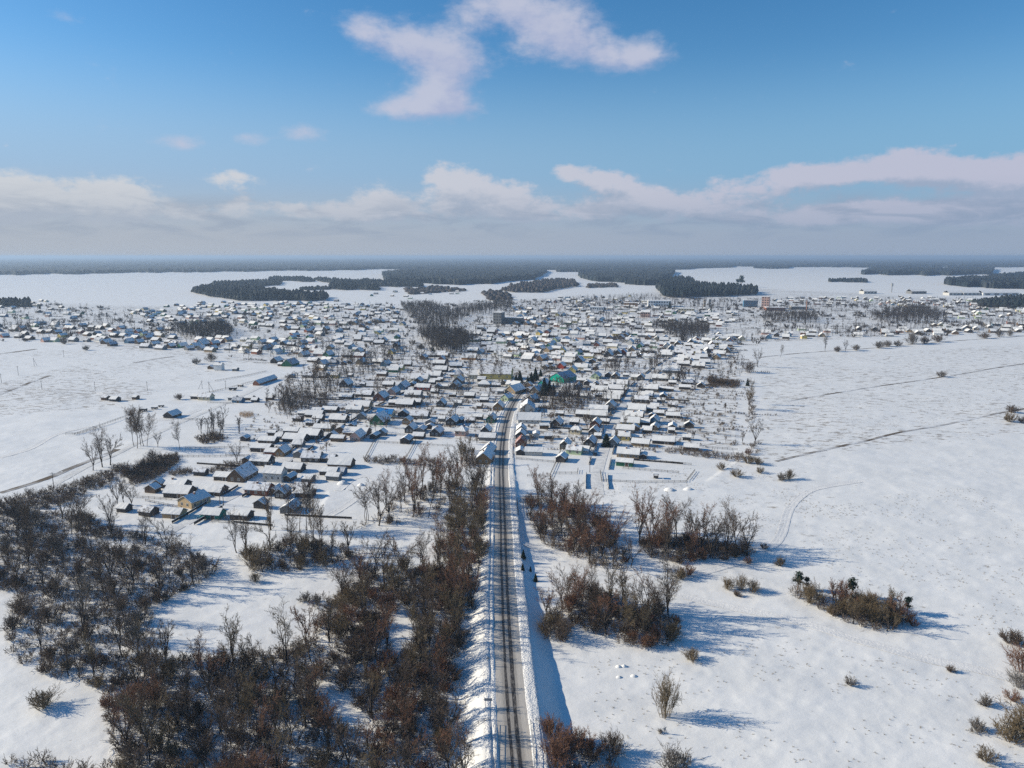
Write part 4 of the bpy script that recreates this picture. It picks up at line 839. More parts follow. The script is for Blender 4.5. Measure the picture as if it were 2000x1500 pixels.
# what is left of the thicket as one mass, with the snow laden tangle on its floor
merged('thicket_brush', LIGHT_SHRUB, [(X, Y, gz(X, Y) - .05, random.random() * 6.28, random.uniform(.7, 1.35), random.randrange(3)) for X, Y in LEFTOVER], M['bark_dark'], 'dense low brush between the trees of the thickets')
def tangle(polys, spacing):
    segA, segB = [], []
    for poly, sp in zip(polys, spacing):
        pts = scatter(poly, sp, 9000, n_skip)
        if not pts: continue
        zz = ground_z(np.array([p[0] for p in pts]), np.array([p[1] for p in pts]))
        for (X, Y), z in zip(pts, zz):
            for _ in range(random.randint(2, 4)):
                a = random.random() * 6.28; L = random.uniform(.8, 2.4); hgt = random.uniform(.2, 1.1); x0, y0 = X + random.uniform(-.8, .8), Y + random.uniform(-.8, .8); p = np.array([x0, y0, z - .05]); snowy = random.random() < .5
                for i in range(3):
                    t = (i + 1) / 3; q = np.array([x0 + math.cos(a) * L * t, y0 + math.sin(a) * L * t, z + hgt * math.sin(t * 2.4)])
                    segA.append((p, q, .04, .03))
                    if snowy: segB.append((p + [0, 0, .06], q + [0, 0, .06], .085, .07))
                    p = q
    Va, Qa = tubes(segA); Vb, Qb = tubes(segB)
    me = mesh_np('fallen_branches', np.concatenate([Va, Vb]), np.concatenate([Qa, Qb + len(Va)]), [M['bark_dark'], M['snow']], np.concatenate([np.zeros(len(Qa), int), np.ones(len(Qb), int)]))
    tag(link('fallen_branches', me), 'tangle of bent and fallen branches laden with snow on the thicket floor', kind='stuff')
tangle([t[0] for t in TH], [3.0, 2.3, 1.6, 1.9, 2.3, 2.3, 2.6, 1.9, 2.6, 2.6])
# ------------------------------------------------------------------ conifers
def needles(rg, cloud, size):
    V, Qd = [], []
    for c in cloud:
        u = unit(rg.normal(0, 1, 3)); w = unit(np.cross(u, rg.normal(0, 1, 3))); s = size * rg.uniform(.6, 1.3); n = len(V)
        V += [c + u * s, c + w * s * .5, c - u * s, c - w * s * .5]; Qd.append((n, n + 1, n + 2, n + 3))
    return np.array(V), np.array(Qd)
def spruce_proto(seed, n=1500, power=1.0, wide=.24):
    rg = np.random.default_rng(seed); pts = []
    for _ in range(n):
        t = rg.random() ** .75; z = .08 + .92 * (1 - t) if False else .06 + .94 * rg.random() ** 1.5; r = wide * (1 - z) ** power * (.55 + .5 * rg.random()) * (.85 + .25 * math.sin(z * 55)); a = rg.random() * 6.28
        pts.append(np.array([r * math.cos(a), r * math.sin(a), z - r * .25]))
    m = MB(); m.tube((0, 0, -.03), (0, 0, .9), .022, .004, 5)
    return m.mesh('trunk', [M['bark_dark']]), mesh_np('crown', *needles(rg, pts, .05), [M['needle']])
def pine_proto(seed):
    rg = np.random.default_rng(seed); pts = []; m = MB(); m.tube((0, 0, -.03), (.02, 0, .85), .03, .012, 6)
    for k in range(9):
        z = .42 + .55 * rg.random(); a = rg.random() * 6.28; r = .26 * rg.uniform(.3, 1) * (1.25 - z); c = np.array([r * math.cos(a), r * math.sin(a), z]); m.tube((.01, 0, z - .06), tuple(c), .009, .004, 4)
        for _ in range(90): pts.append(c + rg.normal(0, 1, 3) * np.array([.075, .075, .045]))
    return m.mesh('trunk', [M['bark_red']]), mesh_np('crown', *needles(rg, pts, .045), [M['needle']])
SPR = [spruce_proto(51, 2000, .9, .34), spruce_proto(52, 2000, .8, .30)]; RND = spruce_proto(53, 2200, .5, .42); PINE = [pine_proto(54), pine_proto(55)]
def conifer(name, pr, x, y, hpx, lab, cat='tree', group=None):
    d = dep(y); h = hpx / F * d * ((.74 if y > 765 else .84) if name == 'spruce_tree' else 1.04); X, Y = P(x, y); root = link(name, None, None, (X, Y, gz(X, Y)), random.random() * 6.28, h); link('trunk', pr[0], root); link('crown', pr[1], root); tag(root, lab, cat, group)
for i, (x, y, hp, lab) in enumerate(((1008, 749, 22, 'leftmost of the dark spruces beside the yellow hall'), (1016, 748, 28, 'second dark spruce beside the yellow hall'), (1031, 754, 24, 'third dark spruce, standing nearest the road'), (1038, 747, 24, 'fourth dark spruce of the row by the hall'), (1046, 743, 30, 'tallest spruce of the row by the hall'), (1056, 735, 18, 'last small spruce of the row by the hall'),
                                     (1063, 772, 46, 'biggest spruce by the road bend before the teal house'), (1073, 771, 38, 'spruce behind the biggest one by the road bend'), (1081, 768, 26, 'smallest spruce of the group by the road bend'), (1460, 754, 18, 'dark little spruce on the field boundary'), (1308, 602, 16, 'dark spruce in the distant centre'), (846, 688, 14, 'small spruce by the bare wood'), (60, 600, 14, 'spruce at the edge of the far left wood'), (78, 603, 10, 'smaller spruce beside the far left wood'))):
    conifer('spruce_tree', SPR[i % 2], x, y, hp, lab)
conifer('round_conifer', RND, 1184, 872, 24, 'dense round dark evergreen beside the right lane')
for i, (x, y, hp, lab) in enumerate(((1558, 1152, 36, 'left pine of the brush island'), (1574, 1153, 26, 'short pine right of the left island pine'), (1663, 1166, 38, 'pine in the middle of the brush island'), (1772, 1198, 32, 'lone small pine right of the brush island'), (1448, 561, 22, 'tall pine above the far pine wood'), (1440, 562, 16, 'second tall pine by the far pine wood'))):
    conifer('pine_tree', PINE[i % 2], x, y, hp, lab)
# snow bent little firs on the right road bank
for i, (x, y, hp) in enumerate(((1022, 1098, 18), (1021, 1124, 14), (1046, 1136, 16), (1036, 1118, 10))):
    conifer('young_fir', SPR[i % 2], x, y, hp, ('tallest young fir on the shaded road bank', 'dark young fir low on the shaded road bank', 'young fir farthest from the road on its bank', 'smallest young fir on the shaded road bank')[i])
# ------------------------------------------------------------------ garden trees through the village
GT = []
for i in range(4):
    l, t = tree_proto(61 + i, 6.2, 'vase', (6, 6, 4), .11, .046, 3 + i % 2); me = mesh_np('garden_tree', *tubes(l + t), [M['bark_dark']]); m2 = me.copy(); m2.materials[0] = M['bark_grey']; GT += [me, m2]
cnt = 0; tries = 0; gseen = {}; extra = []
while cnt < 295 and tries < 12000:
    tries += 1
    px = random.choice([random.gauss(1100, 160), random.uniform(480, 1440)]); y0, y1 = 1 / 180.0, 1 / 390.0
    py = 500 + 1 / random.uniform(y1, y0)
    if not inpoly(px, py, [(560, 735), (700, 682), (1440, 682), (1440, 880), (1340, 885), (1040, 880), (960, 870), (720, 870), (640, 890), (480, 890), (470, 850)]): continue
    X, Y = P(px, py)
    if not free(X, Y, 1.2) or roaddist(np.array([X]), np.array([Y]))[0][0] < 7: continue
    if any(abs(polyx(l, py) - px) < 9 for l in (LANE_L, LANE_R)): continue
    if inpoly(px, py, [(715, 900), (745, 838), (890, 840), (890, 905)]): continue
    cnt += 1; k = random.randrange(len(GT)); s = random.uniform(.6, 1.3)
    o = link('garden_tree', GT[k], None, (X, Y, 0), random.random() * 6.28, s)
    tag(o, '%s %s garden tree %s' % ('small' if s < .8 else ('mid sized' if s < 1.05 else 'large'), ('dark', 'greyish')[k % 2] + (' spreading', ' forked')[(k // 2) % 2], zone(px, py)), 'tree', 'garden trees ' + zone(px, py))
for _ in range(6500):
    px = random.uniform(-60, 2050); py = 500 + 1 / random.uniform(1 / 195.0, 1 / 85.0)
    if not (inpoly(px, py, [(0, 585), (300, 610), (800, 592), (1440, 585), (2050, 585), (2050, 650), (1480, 668), (1440, 690), (560, 735), (420, 690), (240, 668), (-60, 668)])): continue
    X, Y = P(px, py)
    if free(X, Y, 1.0): extra.append((X, Y, 0, random.random() * 6.28, random.uniform(.28, .9), random.randrange(3)))
hedge = []
for _ in range(420):
    px = random.uniform(-40, 2040); py = 500 + 1 / random.uniform(1 / 215.0, 1 / 85.0)
    if not (inpoly(px, py, [(0, 590), (300, 612), (800, 592), (1440, 590), (2050, 590), (2050, 650), (1480, 668), (1440, 710), (560, 735), (420, 690), (240, 668), (-60, 668)])): continue
    X, Y = P(px, py); a = (street_rot(px, py) if px > 640 else R(-24)) + R(random.uniform(-5, 5)); L = random.uniform(12, 34); n_ = int(L / 2.3)
    for k in range(n_):
        x, y = X + math.cos(a) * k * 2.3, Y + math.sin(a) * k * 2.3
        if free(x, y, .4): hedge.append((x, y, 0, random.random() * 6.28, random.uniform(.45, 1.0), random.randrange(3)))
blob_ = []
for _ in range(3600):
    px = random.uniform(-40, 2040); py = 500 + 1 / random.uniform(1 / 200.0, 1 / 82.0)
    if not (inpoly(px, py, [(0, 585), (300, 610), (800, 590), (1440, 580), (2050, 585), (2050, 650), (1480, 668), (1440, 700), (560, 735), (420, 690), (240, 668), (-60, 668)])): continue
    X, Y = P(px, py)
    if vnoise(np.array([X / 45]), np.array([Y / 60]), 12)[0] < .42: continue
    for _k in range(random.randint(1, 3)):
        x, y = X + random.gauss(0, 3.5), Y + random.gauss(0, 3.5)
        if free(x, y, .6): blob_.append((x, y, 0, random.random() * 6.28, random.uniform(.9, 2.5), random.randrange(3)))
merged('distant_hedges', FAR_SHRUB, hedge[:2600] + blob_[:3300], M['wood_far'], 'dark hedges and bushes round the plots of the far houses')
merged('distant_garden_trees', FAR_TREE, extra[:2000], M['wood_far'], 'bare garden trees and bushes among the far houses')
low = []; hedge2 = []
for _ in range(6000):
    px = random.uniform(470, 1440); py = 500 + 1 / random.uniform(1 / 400.0, 1 / 180.0)
    if not inpoly(px, py, [(560, 735), (700, 682), (1440, 682), (1440, 880), (1340, 885), (1040, 880), (960, 870), (880, 840), (740, 835), (640, 890), (480, 890), (470, 850)]): continue
    X, Y = P(px, py)
    if free(X, Y, .8) and roaddist(np.array([X]), np.array([Y]))[0][0] > 7 and not any(abs(polyx(l, py) - px) < 8 for l in (LANE_L, LANE_R)): low.append((X, Y, 0, random.random() * 6.28, random.uniform(.35, .95), random.randrange(3)))
for _ in range(330):
    px = random.uniform(470, 1450); py = 500 + 1 / random.uniform(1 / 390.0, 1 / 185.0)
    if not inpoly(px, py, [(560, 735), (700, 682), (1450, 682), (1450, 880), (1340, 885), (1040, 880), (960, 870), (880, 840), (740, 835), (640, 890), (480, 890), (470, 850)]): continue
    X, Y = P(px, py); a = street_rot(px, py) + R(random.uniform(-4, 4)); L = random.uniform(8, 30)
    for k in range(int(L / 1.7)):
        x, y = X + math.cos(a) * k * 1.7, Y + math.sin(a) * k * 1.7; x_, y_ = proj(x, y)
        if not free(x, y, .5) or roaddist(np.array([x]), np.array([y]))[0][0] < 7 or any(abs(polyx(l, y_) - x_) < 9 for l in (LANE_L, LANE_R)): break
        if random.random() < .85: hedge2.append((x, y, 0, random.random() * 6.28, random.uniform(.28, .62), random.randrange(3)))
low = low[:1500] + hedge2[:1700]
far2 = []
for poly, sp in (([(1040, 600), (1120, 586), (1250, 580), (1440, 590), (1440, 612), (1180, 608), (1060, 612)], 15), ([(1500, 604), (1640, 590), (1760, 592), (2040, 600), (2040, 612), (1700, 606), (1500, 610)], 17), ([(1480, 650), (1700, 642), (2040, 630), (2040, 640), (1700, 654), (1480, 660)], 11)):
    far2 += [(X, Y, 0, random.random() * 6.28, random.uniform(.6, 1.3), random.randrange(3)) for X, Y in scatter(poly, sp, 900) if free(X, Y, 1)]
for cx, cy, rx, ry, n_ in ((600, 770, 50, 26, 26), (640, 745, 36, 16, 16), (720, 712, 48, 20, 34), (690, 735, 30, 10, 12), (780, 690, 40, 16, 22), (1095, 785, 34, 16, 20), (1105, 762, 26, 8, 8), (1205, 722, 30, 8, 14), (1275, 722, 20, 8, 12), (1230, 770, 24, 10, 10), (560, 800, 30, 16, 14), (870, 712, 40, 10, 14), (1000, 700, 50, 10, 14), (1330, 745, 36, 10, 16), (1160, 790, 22, 8, 8), (905, 775, 30, 8, 8), (420, 842, 30, 10, 12), (1420, 720, 26, 30, 12), (520, 690, 60, 12, 22), (610, 690, 50, 14, 26), (330, 655, 60, 8, 18), (180, 635, 50, 8, 18), (60, 640, 50, 8, 18), (30, 645, 30, 6, 10), (700, 630, 50, 14, 20), (540, 620, 50, 10, 16), (1120, 640, 60, 10, 24), (1200, 625, 60, 10, 24), (1060, 625, 40, 8, 16)):
    for _ in range(int(n_ * 1.9)):
        x, y = random.gauss(cx, rx * .6), random.gauss(cy, ry * .6); X, Y = P(x, y)
        if free(X, Y, .6) and roaddist(np.array([X]), np.array([Y]))[0][0] > 8 and not any(abs(polyx(l, y) - x) < 6 for l in (LANE_L, LANE_R)): far2.append((X, Y, 0, random.random() * 6.28, random.uniform(.5, 1.15), random.randrange(3)))
merged('village_trees', FAR_TREE, far2, M['wood_far'], 'clumps of bare trees among the roofs of the village')
merged('garden_brush', MID_SHRUB, low, M['bark_dark'], 'raspberry canes and low brush in the village gardens')
for i, poly in enumerate(WOOD_BARE):
    pts = scatter(poly, (4.2, 3.8, 4.5, 4.5, 6, 6)[i], 800)
    merged('bare_wood', FAR_TREE, [(X, Y, 0, random.random() * 6.28, random.uniform(.9, 1.45), random.randrange(3)) for X, Y in pts], M['wood_far'], ('large dark leafless wood behind the left rows', 'leafless grove before the dark wood', 'dark grove among the left rows', 'line of leafless trees up the right lane', 'grey leafless wood in the distant right', 'row of leafless trees by the factory')[i])
# ------------------------------------------------------------------ far forests
def rough(poly, step=22, ax=5.0, ay=.9):
    out = []
    for (x0, y0), (x1, y1) in zip(poly, poly[1:] + poly[:1]):
        n = max(1, int(abs(x1 - x0) / step + abs(y1 - y0) / 5)); k = min(1.0, (min(y0, y1) - 503) / 30)
        for i in range(n):
            t = i / n; out.append((x0 + (x1 - x0) * t + random.uniform(-ax, ax), max(503.2, y0 + (y1 - y0) * t + random.uniform(-ay, ay) * k)))
    return out
def canopy(name, poly, hgt, label, matl='needle_far', dr=.009, da=.0017, jitter=.6):
    poly = rough(poly, 20, 8, 1.5)
    W_ = [P(x, y) for x, y in poly]; ys = [p[1] for p in W_]; rr = [min(ys)]
    while rr[-1] < max(ys): rr.append(rr[-1] * (1 + dr))
    rr = np.array(rr); tx = [p[0] / p[1] for p in W_]; tt = np.arange(min(tx) - da, max(tx) + 2 * da, da)
    Yg, T = np.meshgrid(rr, tt, indexing='ij'); Yg = Yg * (1 + rng.normal(0, dr * .25, Yg.shape)); Xg = T * Yg + rng.normal(0, da * .25, Yg.shape) * Yg
    ins = inpoly_np(Xg[:-1, :-1] + (Xg[1:, 1:] - Xg[:-1, :-1]) / 2, (Yg[:-1, :-1] + Yg[1:, 1:]) / 2, W_)
    Zg = hgt * (1 + jitter * (rng.random(Yg.shape) - .6) + .25 * (vnoise(Xg / 160, Yg / 160, 9) - .5))
    n = Xg.size; V = np.concatenate([np.stack([Xg.ravel(), Yg.ravel(), Zg.ravel()], 1), np.stack([Xg.ravel(), Yg.ravel(), np.full(n, -1.0)], 1)])
    ix = np.arange(n).reshape(Xg.shape); Qs = []
    a, b_, c, d = ix[:-1, :-1], ix[:-1, 1:], ix[1:, 1:], ix[1:, :-1]
    Qs.append(np.stack([a[ins], b_[ins], c[ins], d[ins]], 1))
    pad = np.pad(ins, 1)
    for (sh, e0, e1) in ((pad[:-2, 1:-1], a, b_), (pad[2:, 1:-1], c, d), (pad[1:-1, :-2], d, a), (pad[1:-1, 2:], b_, c)):
        k = ins & ~sh; Qs.append(np.stack([e0[k], e0[k] + n, e1[k] + n, e1[k]], 1))
    me = mesh_np(name, V, np.concatenate(Qs), [M[matl]]); bmn = me
    tag(link(name, bmn), label, kind='stuff')
def crowns(name, poly, spacing, h, label, matl='needle_far', cap=5000):
    pts = scatter(rough(poly, 16, 6, 1.1), spacing, cap); V, Qd = [], []
    rg = np.random.default_rng(5)
    for X, Y in pts:
        hh = h * rg.uniform(.55, 1.2); r = spacing * rg.uniform(.5, .85); n = len(V); k = 6
        for (z, q) in ((.12, .45), (.35, 1.0), (.65, .8), (.88, .4), (1.0, .06)):
            a0 = rg.random() * 6.28
            for i in range(k):
                a = a0 * 0 + 6.283 * i / k; rj = r * q * rg.uniform(.7, 1.3); V.append((X + rj * math.cos(a), Y + rj * math.sin(a), hh * (z + rg.uniform(-.04, .04))))
        for s in range(4):
            for i in range(k):
                j = (i + 1) % k; Qd.append((n + s * k + i, n + s * k + j, n + s * k + k + j, n + s * k + k + i))
    tag(link(name, mesh_np(name, V, Qd, [M[matl]])), label, kind='stuff')
canopy('forest', [(-500, 503.2), (2600, 503.2), (2600, 523), (2000, 522), (1700, 520), (1550, 522), (1440, 520), (1060, 528), (1000, 526), (830, 526), (700, 527), (400, 531), (0, 537), (-500, 540)], 19, 'endless dark forest along the horizon', dr=.02, da=.003)
for poly, h, lab in (([(745, 534), (755, 546), (760, 553), (840, 553), (850, 556), (930, 556), (975, 552), (1040, 545), (1060, 540), (1068, 533), (1060, 528), (1000, 524), (830, 524), (815, 531)], 20, 'forest tongue behind the distant centre'), ([(1130, 536), (1150, 548), (1170, 551), (1215, 552), (1225, 556), (1290, 558), (1300, 545), (1310, 532), (1270, 528), (1200, 528), (1180, 533)], 20, 'forest block left of the pine wood'),
                     ([(1080, 530), (1095, 532), (1200, 528), (1300, 527), (1440, 521), (1440, 517), (1100, 520)], 19, 'broken forest belt behind the distant settlement'), ([(1675, 534), (1750, 538), (1935, 537), (1945, 527), (1700, 528)], 22, 'long forest island in the distant right fields'), ([(1838, 555), (1870, 559), (2000, 565), (2300, 575), (2300, 540), (2000, 538), (1920, 546)], 22, 'wide wood at the far right edge of the fields'), ([(1480, 524), (1545, 525), (1545, 520), (1480, 520)], 20, 'small distant wood on the right horizon'),
                     ([(1570, 521), (1720, 523), (1990, 521), (2300, 520), (2300, 515), (1570, 516)], 20, 'dark forest strip before the right horizon')):
    canopy('forest', poly, h, lab)
for poly, sp, h, lab, mt in (([(378, 572), (392, 577), (420, 582), (470, 587), (530, 588), (600, 588), (642, 588), (644, 582), (600, 576), (560, 577), (520, 570), (480, 566), (420, 564), (392, 566)], 8.5, 17, 'dark pine wood at the edge of the left field', 'needle_far'), ([(415, 560), (480, 562), (545, 558), (545, 551), (480, 553), (420, 555)], 10, 15, 'thin wood behind the left pine wood', 'needle_far'), ([(525, 549), (612, 551), (600, 546), (530, 545)], 10, 16, 'narrow wood farthest behind the left pine wood', 'needle_far'), ([(600, 568), (645, 565), (640, 562), (590, 566)], 9, 10, 'low strip of trees beside the straight edged wood', 'needle_far'),
                             ([(650, 566), (735, 567), (740, 560), (820, 561), (815, 553), (760, 553), (690, 552), (620, 548), (650, 555)], 10, 17, 'straight edged wood in the left distance', 'needle_far'),
                             ([(985, 568), (1000, 572), (1060, 571), (1130, 560), (1120, 552), (1100, 550), (1060, 552), (1010, 560)], 10, 15, 'rounded bare wood in the distant centre', 'wood_far'), ([(1288, 572), (1292, 579), (1340, 582), (1400, 580), (1480, 577), (1478, 571), (1440, 569), (1400, 566), (1350, 560), (1350, 552), (1325, 548), (1300, 552), (1290, 562)], 9, 23, 'tall dark pine wood above the town centre', 'needle_far'), ([(1620, 551), (1690, 553), (1690, 550), (1650, 549), (1620, 549)], 9, 15, 'tiny dark wood island in the right field', 'needle_far'),
                             ([(-100, 600), (60, 599), (62, 594), (-100, 591)], 8, 15, 'small pine wood behind the far left hamlet', 'needle_far'), ([(1900, 592), (1920, 600), (2000, 603), (2150, 605), (2150, 586), (2000, 585)], 9, 14, 'dark blue wood at the right border beside the rows', 'needle_far'), ([(940, 572), (985, 575), (1000, 585), (960, 588), (950, 580)], 12, 11, 'scattered bare trees left of the rounded wood', 'wood_far'), ([(790, 566), (860, 562), (910, 567), (850, 573), (800, 575)], 13, 9, 'hedgerow trees of the small distant hamlet', 'wood_far'),
                             ([(1150, 556), (1200, 557), (1210, 561), (1150, 562)], 11, 10, 'thin trees below the forest block', 'wood_far')):
    crowns('forest', poly, sp, h, lab, mt)
# ------------------------------------------------------------------ fences
def fence_mesh(pts, h=1.5, rail=False):
    m = MB()
    for (x0, y0), (x1, y1) in zip(pts, pts[1:]):
        L = math.hypot(x1 - x0, y1 - y0); n = max(1, int(L / 2.6)); ux, uy = (x1 - x0) / L, (y1 - y0) / L; nx, ny = -uy, ux
        for i in range(n + 1):
            a = i * L / n; m.tube((x0 + ux * a, y0 + uy * a, -.3), (x0 + ux * a, y0 + uy * a, h + .15), .08, .07, 4)
        for (z0, z1, t) in (((.45, .58, .04), (1.0, 1.13, .04)) if rail else ((.1, h, .03),)):
            b0 = len(m.V)
            for (x, y) in ((x0, y0), (x1, y1)):
                for (o, z) in ((-t, z0), (t, z0), (t, z1), (-t, z1)): m.V.append((x + nx * (o + .1), y + ny * (o + .1), z))
            for f in ((0, 1, 5, 4), (1, 2, 6, 5), (2, 3, 7, 6), (3, 0, 4, 7), (0, 3, 2, 1), (4, 5, 6, 7)): m.F.append(tuple(b0 + q for q in f)); m.I.append(0)
            if not rail:
                b0 = len(m.V)
                for (x, y) in ((x0, y0), (x1, y1)):
                    for (o, z) in ((-.07, h + .003), (.07, h + .003), (.05, h + .1), (-.05, h + .1)): m.V.append((x + nx * (o + .1), y + ny * (o + .1), z))
                for f in ((0, 1, 5, 4), (1, 2, 6, 5), (2, 3, 7, 6), (3, 0, 4, 7)): m.F.append(tuple(b0 + q for q in f)); m.I.append(1)
    return m
nf = {}
def fence(px, label, h=1.5, rail=False, world=False):
    pts = px if world else [P(x, y) for x, y in px]; o0 = pts[0]; z = gz(*o0)
    m = fence_mesh([(x - o0[0], y - o0[1]) for x, y in pts], h, rail)
    nm = 'rail_fence' if rail else 'plank_fence'
    return tag(link(nm, m.mesh(nm, [M['fence'], M['snow']]), None, (o0[0], o0[1], z)), label, 'fence', 'fences of the village')
for pl, lab, rl in (([(1172, 922), (1175, 941), (1260, 944), (1340, 943), (1357, 921)], 'post and rail fence round the open paddock', True), ([(1232, 899), (1290, 903), (1350, 909)], 'upper rail fence of the open paddock', True), ([(1030, 931), (1063, 931)], 'short fence behind the reddish copse', False), ([(1074, 931), (1088, 900), (1096, 880)], 'dark fence dividing the two snowy plots', False), ([(1082, 926), (1128, 926), (1129, 918)], 'low rail fence below the snowy plot', True),
                    ([(346, 893), (420, 893), (486, 892)], 'long straight fence left of the farm gardens', False), ([(362, 877), (420, 876), (486, 875)], 'farther straight fence left of the farm gardens', False), ([(480, 842), (553, 842)], 'fence between the upper garden plots', False), ([(386, 1016), (480, 1019), (506, 1014)], 'low fence before the teal barn', False), ([(712, 902), (790, 906)], 'dark fence at the foot of the striped garden', False), ([(713, 896), (728, 868), (745, 838)], 'fence up the left edge of the striped garden', False),
                    ([(788, 905), (800, 884), (812, 862)], 'fence between the two striped gardens', False), ([(857, 832), (872, 812), (895, 790), (918, 770)], 'fence climbing behind the dark gabled shed', False), ([(1302, 838), (1380, 846), (1446, 855)], 'long garden fence toward the field corner', False), ([(1345, 872), (1440, 880)], 'second garden fence toward the field corner', False), ([(1352, 890), (1452, 896)], 'lowest garden fence toward the field corner', False),
                    ([(145, 851), (200, 832), (250, 814)], 'dark fence along the pale field', False), ([(128, 850), (155, 849), (190, 839)], 'broken fence end on the pale field', False), ([(300, 802), (250, 812)], 'fence stub by the two dark carts', False), ([(400, 770), (450, 758), (500, 745)], 'fence along the track beside the brick barn', False), ([(420, 745), (480, 735), (520, 726)], 'fence of the white villa plot', False), ([(1010, 980), (1012, 1010)], 'short fence on the right road bank', True)):
    fence(pl, lab, 1.2, True)
def offset_path(pl, off):
    p = W3(pl)[:, :2]; d = np.gradient(p, axis=0); d /= np.linalg.norm(d, axis=1)[:, None]; return p + np.stack([d[:, 1], -d[:, 0]], 1) * off
for pl, off, nm in ((LANE_L, 5.0, 'along the right side of the left lane'), (LANE_L, -5.0, 'along the left side of the left lane'), (LANE_R, 5.2, 'along the right side of the right lane'), (LANE_R, -5.2, 'along the left side of the right lane'), (LANE_C, 5, 'along the lane past the emerald building')):
    p = offset_path(pl, off); i = 3; c = 0
    while i + 9 < len(p) - 20:
        n = random.randint(5, 9); c += 1
        fence([tuple(q) for q in p[i:i + n:2]], 'dark plank fence, %s from the near end %s' % (ordinal(c), nm), random.uniform(1.0, 1.4), world=True); i += n + random.randint(1, 3)
cz = {}
for h in sorted(HOUSES, key=lambda h: -h[1]):
    px, py, root = h[0], h[1], h[2]
    if py < 700 or h[5] == 'shed' or random.random() < .35: continue
    z = zone(px, py)
    if 'left of the left lane' in z: s = -1
    elif 'right of the right lane' in z: s = 1
    elif 1: s = random.choice((-1, 1))
    else: s = random.choice((-1, 1))
    a = root.rotation_euler.z if h[6] == 'N' else root.rotation_euler.z - R(90)
    X, Y = root.location.x + math.sin(a) * random.uniform(5, 7), root.location.y - math.cos(a) * random.uniform(5, 7); L = random.uniform(12, 34); ok = [(X, Y)]
    for k in range(1, 14):
        q = (X + s * math.cos(a) * L * k / 13, Y + s * math.sin(a) * L * k / 13); x_, y_ = proj(*q)
        if not free(q[0], q[1], .3) or roaddist(np.array([q[0]]), np.array([q[1]]))[0][0] < 6.5 or any(abs(polyx(l, y_) - x_) < 9 for l in (LANE_L, LANE_R)) or x_ > 1450: break
        ok.append(q)
    if len(ok) > 5:
        cz[z] = cz.get(z, 0) + 1
        fence([ok[0], ok[-1]], 'garden fence, %s nearest of the plot dividers %s' % (ordinal(cz[z]), z), random.uniform(.9, 1.2), random.random() < .8, True)
# ------------------------------------------------------------------ poles and small things
def pole(x, y, hpx, label, strut=0):
    d = dep(y); h = hpx / F * d * 1.03; X, Y = P(x, y); root = link('utility_pole', None, None, (X, Y, gz(X, Y)), R(random.uniform(-30, 30)))
    m = MB(); m.tube((0, 0, -.5), (0, 0, h), .17, .12, 6)
    if strut: m.tube((strut * h * .45, 0, -.3), (0, 0, h * .85), .13, .11, 6)
    link('shaft', m.mesh('shaft', [M['pole']]), root)
    m = MB(); m.box(-.9, .9, -.06, .06, h - .75, h - .62, 0)
    for q in (-.8, 0, .8): m.tube((q, 0, h - .62), (q, 0, h - .42), .06, .04, 5, 1)
    link('crossarm', m.mesh('crossarm', [M['pole'], M['trim']]), root); tag(root, label, 'pole', 'utility poles')
for x, y, hp, lab, st in ((125, 698, 14, 'pole below the left rows', 0), (67, 715, 16, 'pole with a slanted strut in the left field', 1), (36, 733, 18, 'pole left of the dark field ditch', 0), (3, 748, 18, 'pole at the left border of the field', 0), (82, 761, 18, 'pole on the rough grassy patch', 0), (186, 763, 18, 'pole near the dark container', 0), (288, 763, 18, 'pole alone on the pale field', 0), (395, 759, 16, 'pole with strut left in the group of three', -1), (409, 766, 20, 'middle pole of the group of three', 1), (441, 759, 16, 'right pole of the group of three', 0),
                         (486, 705, 14, 'pole above the brick barn', 0), (200, 944, 28, 'pole standing in the snowy yard by the creek', 0), (105, 952, 30, 'pole over the overgrown creek', 0), (1184, 832, 28, 'pole on the right lane', 0), (918, 744, 24, 'pole before the cream bell roofed shed', 0), (1029, 772, 22, 'pole at the road bend', 0), (1002, 896, 30, 'pole beside the main road', 0), (640, 752, 22, 'pole by the left garden path', 0), (552, 935, 26, 'pole on the left lane', 0), (430, 985, 22, 'pole at the near end of the left lane', 0), (562, 783, 26, 'pole with stork nest by the left gardens', 0)):
    pole(x, y, hp, lab, st)
for nm, pl, off in (('left lane', LANE_L, 3.6), ('right lane', LANE_R, -3.8)):
    pp = offset_path(pl, off); c = 0
    for q in pp[10:-10:13]:
        x_, y_ = proj(*q); c += 1
        pole(x_, y_, 8.2 * F / dep(y_), 'thin pole, %s from the near end of the %s' % (ordinal(c), nm))
# stork nest on its pole
X, Y = P(562, 783); m = MB(); hN = 26 / F * dep(783) * 1.03
for i in range(26):
    a = random.random() * 6.28; m.tube((math.cos(a) * .8, math.sin(a) * .8, random.uniform(0, .5)), (math.cos(a + 1.2) * .8, math.sin(a + 1.2) * .8, random.uniform(.1, .6)), .09, .07, 4)
m.tube((0, 0, 0), (0, 0, .45), .7, .8, 8); m.tube((0, 0, .45), (0, 0, .6), .78, .6, 8, 1)
tag(link('stork_nest', m.mesh('stork_nest', [M['bark_dark'], M['snow']]), None, (X, Y, gz(X, Y) + hN)), 'round stick nest on top of a pole', 'nest')
